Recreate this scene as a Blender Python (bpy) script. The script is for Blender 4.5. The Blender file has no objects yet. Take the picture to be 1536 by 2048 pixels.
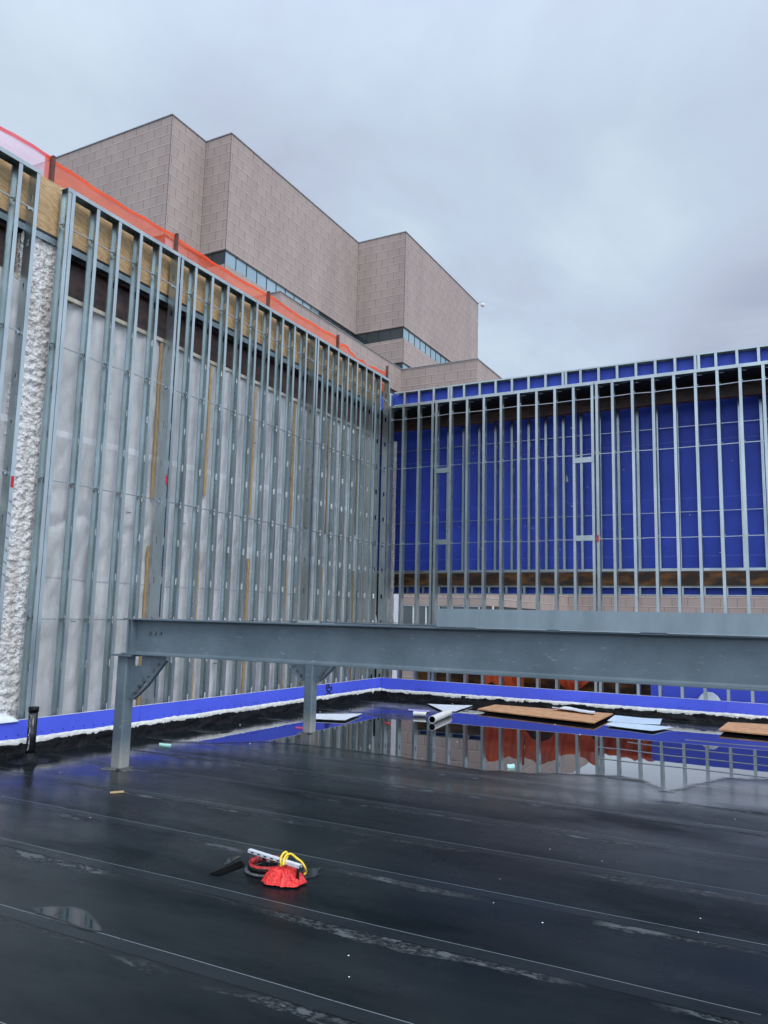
import bpy, bmesh, math, random
from mathutils import Vector, Matrix, noise
random.seed(7)
C = bpy.context.scene.collection
R = math.radians

# ------------------------------------------------------------------ camera
H = 1.775
YAW, PIT, ROL, F = -0.492306378, 0.13486944, 0.0232667237, 1561.97
cy, sy, cp, sp = math.cos(YAW), math.sin(YAW), math.cos(PIT), math.sin(PIT)
fwd = Vector((sy*cp, cy*cp, sp)); right = Vector((cy, -sy, 0)); up = right.cross(fwd)
cr, sr = math.cos(ROL), math.sin(ROL)
r2 = right*cr + up*sr; u2 = -right*sr + up*cr
cam_d = bpy.data.cameras.new('camera'); cam = bpy.data.objects.new('camera', cam_d); C.objects.link(cam)
cam.matrix_world = Matrix(((r2.x, u2.x, -fwd.x, 0), (r2.y, u2.y, -fwd.y, 0), (r2.z, u2.z, -fwd.z, H), (0, 0, 0, 1)))
cam_d.sensor_fit = 'VERTICAL'; cam_d.sensor_height = 36; cam_d.lens = F/2048*36
cam_d.clip_start = .05; cam_d.clip_end = 2000
bpy.context.scene.camera = cam
CP = Vector((0, 0, H))
def ray(px, py): return r2*(px-768) - u2*(py-1024) + fwd*F
def onz(px, py, z=0): d = ray(px, py); return CP + d*((z-H)/d.z)
def onx(px, py, x): d = ray(px, py); return CP + d*(x/d.x)
def ony(px, py, y): d = ray(px, py); return CP + d*(y/d.y)

# ------------------------------------------------------------------ mesh helpers
class MB:
    def __init__(s): s.v = []; s.f = []
    def quad(s, *p):
        n = len(s.v); s.v += [tuple(q) for q in p]; s.f.append(tuple(range(n, n+len(p)))); return s
    def box(s, a, b):
        x0, y0, z0 = a; x1, y1, z1 = b; n = len(s.v)
        s.v += [(x0,y0,z0),(x1,y0,z0),(x1,y1,z0),(x0,y1,z0),(x0,y0,z1),(x1,y0,z1),(x1,y1,z1),(x0,y1,z1)]
        for f in ((0,3,2,1),(4,5,6,7),(0,1,5,4),(1,2,6,5),(2,3,7,6),(3,0,4,7)): s.f.append(tuple(n+i for i in f))
        return s
    def prism(s, poly, axis, a, b):
        """poly: 2D points; axis: 0/1/2 the extrusion axis, from a to b"""
        n = len(s.v); k = len(poly)
        for t in (a, b):
            for p in poly:
                q = list(p); q.insert(axis, t); s.v.append(tuple(q))
        s.f.append(tuple(range(n, n+k))); s.f.append(tuple(range(n+2*k-1, n+k-1, -1)))
        for i in range(k): j = (i+1) % k; s.f.append((n+i, n+k+i, n+k+j, n+j))
        return s
    def bar(s, p, q, w, h=None, upv=(0, 0, 1)):
        h = h or w; p = Vector(p); q = Vector(q); d = (q-p).normalized(); u = Vector(upv)
        if abs(d.dot(u)) > .98: u = Vector((1, 0, 0))
        a = d.cross(u).normalized()*w/2; b = a.cross(d).normalized()*h/2; n = len(s.v)
        for c in (p, q):
            for e in (-a-b, a-b, a+b, -a+b): s.v.append(tuple(c+e))
        for f in ((0,1,2,3),(7,6,5,4),(0,4,5,1),(1,5,6,2),(2,6,7,3),(3,7,4,0)): s.f.append(tuple(n+i for i in f))
        return s
    def tube(s, pts, r, k=8, caps=True):
        pts = [Vector(p) for p in pts]; n = len(s.v); prev = None
        rr = r if isinstance(r, (list, tuple)) else [r]*len(pts)
        for i, p in enumerate(pts):
            d = (pts[min(i+1, len(pts)-1)] - pts[max(i-1, 0)]).normalized()
            if prev is None:
                u = Vector((0, 0, 1)) if abs(d.z) < .9 else Vector((1, 0, 0)); a = d.cross(u).normalized()
            else: a = (prev - d*prev.dot(d)).normalized()
            prev = a; b = d.cross(a)
            for j in range(k):
                t = 2*math.pi*j/k; s.v.append(tuple(p + (a*math.cos(t) + b*math.sin(t))*rr[i]))
        for i in range(len(pts)-1):
            for j in range(k):
                q = (j+1) % k; s.f.append((n+i*k+j, n+i*k+q, n+(i+1)*k+q, n+(i+1)*k+j))
        if caps: s.f.append(tuple(n+j for j in range(k))[::-1]); s.f.append(tuple(n+(len(pts)-1)*k+j for j in range(k)))
        return s
    def ring(s, c, r0, r1, z0, z1, k=32):
        n = len(s.v)
        for i in range(k):
            t = 2*math.pi*i/k; x, y = math.cos(t), math.sin(t)
            for r, z in ((r0, z0), (r1, z0), (r1, z1), (r0, z1)): s.v.append((c[0]+x*r, c[1]+y*r, z))
        for i in range(k):
            j = (i+1) % k
            for q in range(4): w = (q+1) % 4; s.f.append((n+i*4+q, n+j*4+q, n+j*4+w, n+i*4+w))
        return s
    def grid(s, fn, nu, nv):
        n = len(s.v)
        for j in range(nv+1):
            for i in range(nu+1): s.v.append(tuple(fn(i/nu, j/nv)))
        for j in range(nv):
            for i in range(nu): a = n+j*(nu+1)+i; s.f.append((a, a+1, a+nu+2, a+nu+1))
        return s
    def mesh(s, name, mat, smooth=False):
        m = bpy.data.meshes.new(name); m.from_pydata(s.v, [], s.f)
        m.materials.append(mat)
        bm = bmesh.new(); bm.from_mesh(m); bmesh.ops.recalc_face_normals(bm, faces=bm.faces); bm.to_mesh(m); bm.free()
        if smooth:
            for p in m.polygons: p.use_smooth = True
        m.update(); return m
    def build(s, name, mat, parent=None, smooth=False, bevel=0):
        o = bpy.data.objects.new(name, s.mesh(name, mat, smooth)); C.objects.link(o)
        if parent is not None:
            o.parent = parent; o.location = -Vector(parent.location) if parent.get('_top') else (0, 0, 0)
        if bevel:
            b = o.modifiers.new('bevel', 'BEVEL'); b.width = bevel; b.segments = 2; b.limit_method = 'ANGLE'
        return o
def tag(o, label=None, cat=None, group=None, kind=None):
    if label: o['label'] = label
    if cat: o['category'] = cat
    if group: o['group'] = group
    if kind: o['kind'] = kind
    return o
def thing(name, label, cat, loc=(0, 0, 0), group=None):
    o = bpy.data.objects.new(name, None); C.objects.link(o); o.location = loc; o['_top'] = 1; o.empty_display_size = .2
    return tag(o, label, cat, group)
def inst(name, mesh, parent, loc, rz=0, wl=True):
    o = bpy.data.objects.new(name, mesh); C.objects.link(o); o.parent = parent
    o.location = Vector(loc) - (Vector(parent.location) if wl else Vector()); o.rotation_euler = (0, 0, rz)
    if name == 'stud':
        o.rotation_euler = (random.uniform(-.0006, .0006), random.uniform(-.0006, .0006), rz+random.uniform(-.025, .025))
    return o
def nz(x, y=0, z=0, s=1.0): return noise.noise(Vector((x*s, y*s, z*s)))

# ------------------------------------------------------------------ materials
def mat(name):
    m = bpy.data.materials.new(name); m.use_nodes = True
    nt = m.node_tree; return m, nt, nt.nodes['Principled BSDF']
def N(nt, t, **k):
    n = nt.nodes.new(t)
    for a, b in k.items():
        if a == 'ins':
            for i, v in b.items(): n.inputs[i].default_value = v
        else: setattr(n, a, b)
    return n
def L(nt, a, b): nt.links.new(a, b)
def ramp(nt, fac, stops):
    r = N(nt, 'ShaderNodeValToRGB'); e = r.color_ramp.elements
    while len(e) < len(stops): e.new(.5)
    for i, (p, c) in enumerate(stops): e[i].position = p; e[i].color = (*c, 1) if len(c) == 3 else c
    L(nt, fac, r.inputs[0]); return r
def math_(nt, op, a, b=None, c=None, clamp=False):
    n = N(nt, 'ShaderNodeMath', operation=op); n.use_clamp = clamp
    for i, v in enumerate((a, b, c)):
        if v is None: continue
        if isinstance(v, (int, float)): n.inputs[i].default_value = v
        else: L(nt, v, n.inputs[i])
    return n.outputs[0]
def mixc(nt, f, a, b, mode='MIX'):
    n = N(nt, 'ShaderNodeMix', data_type='RGBA', blend_type=mode)
    for i, v in ((0, f), (6, a), (7, b)):
        if isinstance(v, (int, float)): n.inputs[i].default_value = v
        elif isinstance(v, tuple): n.inputs[i].default_value = (*v, 1)
        else: L(nt, v, n.inputs[i])
    return n.outputs[2]
def coords(nt, scale=(1, 1, 1), which='world'):
    if which == 'world': g = N(nt, 'ShaderNodeNewGeometry').outputs['Position']
    else: g = N(nt, 'ShaderNodeTexCoord').outputs['Object']
    m = N(nt, 'ShaderNodeMapping', ins={3: scale}); L(nt, g, m.inputs[0]); return m.outputs[0]
def noi(nt, vec, scale, detail=5, rough=.6, out=0):
    n = N(nt, 'ShaderNodeTexNoise', ins={'Scale': scale, 'Detail': detail, 'Roughness': rough}); L(nt, vec, n.inputs['Vector']); return n.outputs[out]
def bump(nt, b, h, strength=.3, dist=.01):
    n = N(nt, 'ShaderNodeBump', ins={'Strength': strength, 'Distance': dist}); L(nt, h, n.inputs['Height']); L(nt, n.outputs[0], b.inputs['Normal']); return n

def varied(name, c1, c2, rough=.6, metal=0, sc=(1, 1, 1), nscale=6, bstr=.15, bdist=.004, fine=60, rvar=.15, spec=.5, lo=.35, hi=.65):
    m, nt, b = mat(name); v = coords(nt, sc)
    f = noi(nt, v, nscale, 6, .6); r = ramp(nt, f, [(lo, c1), (hi, c2)]); L(nt, r.outputs[0], b.inputs['Base Color'])
    g = noi(nt, v, fine, 4, .7)
    rr = math_(nt, 'ADD', math_(nt, 'MULTIPLY', f, rvar), rough - rvar/2, clamp=True); L(nt, rr, b.inputs['Roughness'])
    b.inputs['Metallic'].default_value = metal; b.inputs['Specular IOR Level'].default_value = spec
    bump(nt, b, g, bstr, bdist); return m

def make_zinc(name, base, rough=.42, metal=.75):
    m, nt, b = mat(name); v = coords(nt, (1, 1, .35))
    f = noi(nt, v, 3.0, 5, .65)
    vo = N(nt, 'ShaderNodeTexVoronoi', ins={'Scale': 45.}); L(nt, v, vo.inputs['Vector'])
    c = ramp(nt, f, [(.3, tuple(x*.80 for x in base)), (.7, tuple(min(1, x*1.12) for x in base))]).outputs[0]
    sp_ = ramp(nt, math_(nt, 'FRACT', math_(nt, 'MULTIPLY', vo.outputs['Distance'], 13.7)), [(0, (.86, .88, .9)), (1, (1, 1, 1))]).outputs[0]
    L(nt, mixc(nt, 1.0, c, sp_, 'MULTIPLY'), b.inputs['Base Color'])
    b.inputs['Metallic'].default_value = metal
    w = noi(nt, v, 8, 4, .6); L(nt, math_(nt, 'MULTIPLY_ADD', w, .25, rough-.12), b.inputs['Roughness'])
    bump(nt, b, noi(nt, v, 5, 2, .5), .12, .02); return m
ZINC = make_zinc('galvanized_steel', (.49, .55, .55), .30, .88)
ZINC_OLD = make_zinc('weathered_galvanized_steel', (.30, .37, .40), .5, .55)
ROD = make_zinc('bridging_steel', (.42, .45, .47), .3, .9)

def painted_beam():
    m, nt, b = mat('grey_primed_steel'); v = coords(nt)
    f = noi(nt, v, 1.1, 8, .7); c = ramp(nt, f, [(.3, (.095, .125, .14)), (.5, (.13, .17, .195)), (.8, (.20, .25, .28))]).outputs[0]
    g = noi(nt, coords(nt, (1, 1, 3)), 9, 6, .75)
    st = ramp(nt, g, [(.60, (0, 0, 0)), (.70, (1, 1, 1))]).outputs[0]
    c2 = mixc(nt, math_(nt, 'MULTIPLY', st, .5), c, (.42, .44, .43))
    h = noi(nt, v, 23, 5, .7); dk = ramp(nt, h, [(.66, (0, 0, 0)), (.72, (1, 1, 1))]).outputs[0]
    # splashed dirt on the lowest hand's breadth of the columns
    z = N(nt, 'ShaderNodeSeparateXYZ'); L(nt, N(nt, 'ShaderNodeNewGeometry').outputs['Position'], z.inputs[0])
    zf = ramp(nt, math_(nt, 'ADD', z.outputs[2], math_(nt, 'MULTIPLY', g, .25)), [(.22, (1, 1, 1)), (.48, (0, 0, 0))]).outputs[0]
    c3 = mixc(nt, math_(nt, 'MULTIPLY', zf, .7), c2, (.36, .35, .31))
    c4 = mixc(nt, math_(nt, 'MULTIPLY', dk, math_(nt, 'MULTIPLY_ADD', zf, .8, .12)), c3, (.03, .03, .03))
    L(nt, c4, b.inputs['Base Color']); b.inputs['Metallic'].default_value = .1; b.inputs['Specular IOR Level'].default_value = .35
    L(nt, math_(nt, 'MULTIPLY_ADD', f, .3, .3), b.inputs['Roughness']); bump(nt, b, noi(nt, v, 30, 4, .7), .12, .004); return m
BEAM = painted_beam()
BOLT = varied('bolt_steel', (.10, .12, .13), (.25, .27, .28), .45, .6)
def sheet_blue(name, base, dark, seam=None):
    m, nt, b = mat(name); v = coords(nt); f = noi(nt, v, 1.3, 6, .6)
    c = ramp(nt, f, [(.3, dark), (.7, base)]).outputs[0]
    s = noi(nt, v, 14, 3, .5); sc_ = ramp(nt, s, [(.76, (0, 0, 0)), (.80, (1, 1, 1))]).outputs[0]
    c = mixc(nt, math_(nt, 'MULTIPLY', sc_, .25), c, (.5, .5, .75))
    L(nt, c, b.inputs['Base Color']); b.inputs['Roughness'].default_value = .55
    h = noi(nt, v, 120, 3, .7)
    if seam:
        z = N(nt, 'ShaderNodeSeparateXYZ'); L(nt, N(nt, 'ShaderNodeNewGeometry').outputs['Position'], z.inputs[0])
        t = math_(nt, 'FRACT', math_(nt, 'DIVIDE', math_(nt, 'SUBTRACT', z.outputs[2], seam[0]), seam[1]))
        ln = math_(nt, 'LESS_THAN', t, .012/seam[1])
        L(nt, mixc(nt, math_(nt, 'MULTIPLY', ln, .45), c, (.25, .28, .7)), b.inputs['Base Color'])
    bump(nt, b, h, .1, .003); return m
BOARD = sheet_blue('blue_curb_board', (.085, .13, .80), (.07, .105, .70))
SHEATH = sheet_blue('blue_sheathing', (.036, .085, .58), (.024, .06, .44), (3.2, 1.22))
BOARD_EDGE = varied('gypsum_core', (.5, .52, .6), (.7, .7, .75), .8)
WHITE_MEMB = varied('white_flashing', (.70, .69, .64), (.88, .87, .83), .6, nscale=9, bstr=.5, bdist=.01)
BITUMEN = varied('black_bitumen', (.002, .002, .0025), (.008, .008, .009), .45, nscale=14, bstr=.8, bdist=.02, fine=25, rvar=.4, spec=.22)
INK = varied('dark_ink', (.01, .01, .06), (.02, .02, .08), .6)
PLY = None
def wood(name, c1, c2, axis_scale, rough=.65, spec=.3):
    m, nt, b = mat(name); v = coords(nt, axis_scale)
    d = noi(nt, v, 1.2, 2, .5); 
    w = N(nt, 'ShaderNodeTexWave', ins={'Scale': 2.2, 'Distortion': 14.0, 'Detail': 4.0, 'Detail Scale': 1.3}); w.bands_direction = 'DIAGONAL'; L(nt, v, w.inputs['Vector'])
    f = math_(nt, 'ADD', math_(nt, 'MULTIPLY', w.outputs[0], .45), math_(nt, 'MULTIPLY', noi(nt, v, 4, 6, .7), .55))
    c = ramp(nt, f, [(.25, c1), (.75, c2)]).outputs[0]
    L(nt, c, b.inputs['Base Color']); b.inputs['Roughness'].default_value = rough; b.inputs['Specular IOR Level'].default_value = spec
    bump(nt, b, f, .2, .003); return m
PLY = wood('plywood', (.42, .27, .13), (.56, .385, .205), (1.6, 1.1, 3.4))
PLY_WET = wood('wet_plywood', (.40, .20, .09), (.60, .34, .18), (.8, 2.4, 2))
BATTEN = wood('wood_batten', (.36, .24, .12), (.55, .40, .22), (9, 9, .8))
BATTEN_W = varied('pale_batten', (.42, .38, .30), (.60, .55, .46), .7)
RUST = varied('dark_red_primer', (.014, .008, .007), (.085, .038, .028), .38, .1, (1, 1, 2), 5, .4, .01, 40, .3)
RUST2 = varied('brown_primer', (.030, .014, .006), (.33, .13, .022), .5, .1, (1, 1, 3), 2.2, .3, .01, 40, .3, lo=.45, hi=.85)
RUSTEDGE = varied('rust_orange_edge', (.10, .04, .02), (.22, .09, .04), .6)
DARKRED = varied('dark_red_net', (.16, .02, .012), (.34, .05, .025), .7, nscale=3)
BLACKM = varied('black_strip', (.008, .008, .009), (.02, .02, .022), .6)

def stucco():
    m, nt, b = mat('rough_white_stucco'); v = coords(nt)
    n1 = N(nt, 'ShaderNodeTexVoronoi', ins={'Scale': 34., 'Randomness': 1.}); n1.feature = 'SMOOTH_F1'
    wv = N(nt, 'ShaderNodeVectorMath', operation='ADD'); L(nt, v, wv.inputs[0]); L(nt, noi(nt, v, 18, 3, .6, 1), wv.inputs[1]); 
    L(nt, v, n1.inputs['Vector'])
    f = math_(nt, 'ADD', math_(nt, 'MULTIPLY', n1.outputs['Distance'], .7), math_(nt, 'MULTIPLY', noi(nt, v, 40, 5, .7), .6))
    st = noi(nt, coords(nt, (1, 3.5, .35)), 2.2, 5, .6)
    c = ramp(nt, f, [(.50, (.90, .89, .87)), (.82, (.66, .64, .63)), (1.05, (.24, .23, .23))]).outputs[0]
    tint = ramp(nt, st, [(.42, (1, 1, 1)), (.72, (.62, .56, .50))]).outputs[0]
    L(nt, mixc(nt, 1, c, tint, 'MULTIPLY'), b.inputs['Base Color']); b.inputs['Roughness'].default_value = .9
    bump(nt, b, math_(nt, 'SUBTRACT', 1, f), 1.0, .03); return m
STUCCO = stucco()

def tarp_mat():
    m, nt, b = mat('grey_dust_sheet'); v = coords(nt)
    f = noi(nt, coords(nt, (1, 1.6, .6)), 1.8, 6, .6)
    c = ramp(nt, f, [(.3, (.46, .46, .455)), (.7, (.66, .66, .65))]).outputs[0]
    s = N(nt, 'ShaderNodeSeparateXYZ'); L(nt, N(nt, 'ShaderNodeNewGeometry').outputs['Position'], s.inputs[0])
    w1 = N(nt, 'ShaderNodeTexWave', ins={'Scale': 60.}); w1.bands_direction = 'Z'; L(nt, v, w1.inputs['Vector'])
    zz = math_(nt, 'ADD', s.outputs[2], math_(nt, 'MULTIPLY', noi(nt, v, .8, 2, .5), .06))
    b1 = math_(nt, 'LESS_THAN', math_(nt, 'ABSOLUTE', math_(nt, 'SUBTRACT', zz, 4.19)), .045)
    c = mixc(nt, math_(nt, 'MULTIPLY', b1, .55), c, (.78, .79, .80))
    b2 = math_(nt, 'LESS_THAN', math_(nt, 'ABSOLUTE', math_(nt, 'SUBTRACT', zz, 2.22)), .012)
    c = mixc(nt, math_(nt, 'MULTIPLY', b2, .5), c, (.25, .27, .3))
    L(nt, c, b.inputs['Base Color']); b.inputs['Roughness'].default_value = .38
    vo = N(nt, 'ShaderNodeTexVoronoi', ins={'Scale': 1.5}); vo.feature = 'DISTANCE_TO_EDGE'; wv = N(nt, 'ShaderNodeVectorMath', operation='ADD'); L(nt, coords(nt, (1, 1.3, .6)), wv.inputs[0]); L(nt, noi(nt, v, 2.5, 3, .5, 1), wv.inputs[1]); L(nt, wv.outputs[0], vo.inputs['Vector'])
    cr_ = math_(nt, 'MULTIPLY', math_(nt, 'MINIMUM', vo.outputs['Distance'], .16), 3.0)
    bump(nt, b, math_(nt, 'ADD', cr_, math_(nt, 'ADD', noi(nt, coords(nt, (1, 1, .5)), 6, 6, .7), math_(nt, 'MULTIPLY', w1.outputs[0], .06))), .27, .05); return m
TARP = tarp_mat()
def cloth(name, c1, c2, rough=.6, **k): return varied(name, c1, c2, rough, nscale=7, bstr=.4, bdist=.01, **k)
WHITESHEET = cloth('white_sheeting', (.66, .70, .74), (.82, .85, .88), .35)
PALEBLUE = cloth('pale_blue_sheet', (.50, .62, .72), (.62, .74, .82), .35)
REDRAG = cloth('red_rag', (.55, .012, .012), (.80, .04, .03), .4)
REDWORN = varied('worn_red_paint', (.012, .006, .006), (.50, .03, .03), .5, 0, (1, 1, 1), 16, .4, .01, 40, lo=.42, hi=.56)
REDPAINT = cloth('red_paint', (.40, .01, .015), (.55, .02, .03), .5)
YELLOW = cloth('yellow_rope', (.70, .48, .02), (.85, .62, .05), .5)
PURPLE = cloth('lavender_strip', (.30, .30, .62), (.40, .40, .75), .4)
MINT = cloth('mint_foam', (.35, .70, .60), (.50, .80, .72), .5)
PINK = cloth('pink_scrap', (.65, .05, .18), (.75, .08, .22), .5)
WHITEPIPE = varied('white_pvc', (.62, .62, .58), (.74, .74, .71), .3)
HOLE = varied('dark_inside', (.003, .003, .003), (.006, .006, .006), .95, spec=.05)
BLACKPIPE = varied('black_pipe', (.006, .006, .007), (.013, .013, .014), .22, rvar=.1)
ALU = make_zinc('bright_channel', (.80, .82, .84), .4, .3)
POST = varied('rusty_post', (.06, .022, .015), (.15, .05, .03), .7)

def net_mat(name, col, alpha, col2):
    m, nt, b = mat(name); out = nt.nodes['Material Output']
    v = coords(nt); f = noi(nt, coords(nt, (1, .7, 3)), 1.5, 5, .6)
    c = ramp(nt, f, [(.35, col), (.7, col2)]).outputs[0]
    L(nt, c, b.inputs['Base Color']); b.inputs['Roughness'].default_value = .6
    tl = N(nt, 'ShaderNodeBsdfTranslucent'); L(nt, c, tl.inputs[0])
    mx = N(nt, 'ShaderNodeMixShader', ins={0: .45}); L(nt, b.outputs[0], mx.inputs[1]); L(nt, tl.outputs[0], mx.inputs[2])
    tr = N(nt, 'ShaderNodeBsdfTransparent')
    w = N(nt, 'ShaderNodeTexWave', ins={'Scale': 26.}); w.bands_direction = 'Y'; L(nt, v, w.inputs['Vector'])
    fa = math_(nt, 'ADD', math_(nt, 'MULTIPLY', f, .35), math_(nt, 'ADD', math_(nt, 'MULTIPLY', w.outputs[0], .10), alpha-.22), clamp=True)
    m2 = N(nt, 'ShaderNodeMixShader'); L(nt, fa, m2.inputs[0]); L(nt, tr.outputs[0], m2.inputs[1]); L(nt, mx.outputs[0], m2.inputs[2])
    L(nt, m2.outputs[0], out.inputs[0]); return m
NET = net_mat('orange_debris_net', (.88, .11, .03), .60, (.95, .20, .07))
NET_HEM = net_mat('orange_net_hem', (.88, .09, .02), .85, (.98, .17, .05))
NET_RED = net_mat('dark_red_debris_net', (.62, .07, .02), .95, (.92, .16, .04))
NET_PINK_HEM = net_mat('pink_net_hem', (.80, .08, .12), .95, (.9, .2, .22))
NET_PINK = net_mat('faded_pink_net', (.85, .50, .62), .62, (.92, .70, .78))

def panels_mat():
    m, nt, b = mat('beige_stone_panels')
    s = N(nt, 'ShaderNodeSeparateXYZ'); L(nt, N(nt, 'ShaderNodeNewGeometry').outputs['Position'], s.inputs[0])
    u = math_(nt, 'ADD', s.outputs[0], s.outputs[1]); cb = N(nt, 'ShaderNodeCombineXYZ')
    L(nt, math_(nt, 'ADD', u, 100.0), cb.inputs[0]); L(nt, math_(nt, 'ADD', s.outputs[2], 20*.6025-30), cb.inputs[1])
    br = N(nt, 'ShaderNodeTexBrick', ins={'Scale': 1., 'Mortar Size': .016, 'Mortar Smooth': .2, 'Bias': 0., 'Brick Width': .97, 'Row Height': .6025,
        'Color1': (.375, .300, .266, 1), 'Color2': (.345, .278, .248, 1), 'Mortar': (.15, .11, .095, 1)})
    br.offset = .5; L(nt, cb.outputs[0], br.inputs['Vector'])
    t = math_(nt, 'FRACT', math_(nt, 'DIVIDE', math_(nt, 'ADD', s.outputs[2], 20*.6025-30), .6025))
    lite = math_(nt, 'MULTIPLY', math_(nt, 'GREATER_THAN', t, .03), math_(nt, 'LESS_THAN', t, .12))
    c = mixc(nt, math_(nt, 'MULTIPLY', lite, .75), br.outputs['Color'], (.50, .42, .38))
    st = noi(nt, coords(nt, (1, 1, .25)), .5, 7, .65)
    tint = ramp(nt, st, [(.3, (.86, .84, .85)), (.7, (1.06, 1.05, 1.03))]).outputs[0]
    g = noi(nt, coords(nt), 9, 6, .7); tint2 = ramp(nt, g, [(.3, (.93, .93, .93)), (.7, (1.05, 1.05, 1.05))]).outputs[0]
    c = mixc(nt, 1, mixc(nt, 1, c, tint, 'MULTIPLY'), tint2, 'MULTIPLY')
    L(nt, c, b.inputs['Base Color']); b.inputs['Roughness'].default_value = .75
    bump(nt, b, br.outputs['Fac'], -.5, .02); return m
PANELS = panels_mat()
def glass_mat(name, c1, c2, rough=.06):
    m, nt, b = mat(name); v = coords(nt); f = noi(nt, v, .35, 3, .5)
    L(nt, ramp(nt, f, [(.3, c1), (.7, c2)]).outputs[0], b.inputs['Base Color'])
    b.inputs['Roughness'].default_value = rough; b.inputs['Metallic'].default_value = .55; b.inputs['Specular IOR Level'].default_value = .8
    bump(nt, b, noi(nt, v, 1.2, 2, .5), .04, .02); return m
GLASS = glass_mat('sky_pale_glass', (.30, .42, .46), (.40, .52, .56))  # reflected sky is put into the base colour of these panes
GLASS_DK = glass_mat('dark_window_glass', (.055, .075, .08), (.10, .125, .13), .15)
MULL = varied('dark_mullion', (.03, .045, .06), (.06, .08, .10), .4, .5)
COPING = varied('grey_coping', (.22, .23, .24), (.32, .33, .34), .5, .4)
WHITEPAINT = varied('pale_painted_wall', (.62, .60, .66), (.74, .72, .76), .7)
GRAVEL = varied('dark_ground', (.05, .05, .05), (.10, .10, .09), .9)

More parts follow.
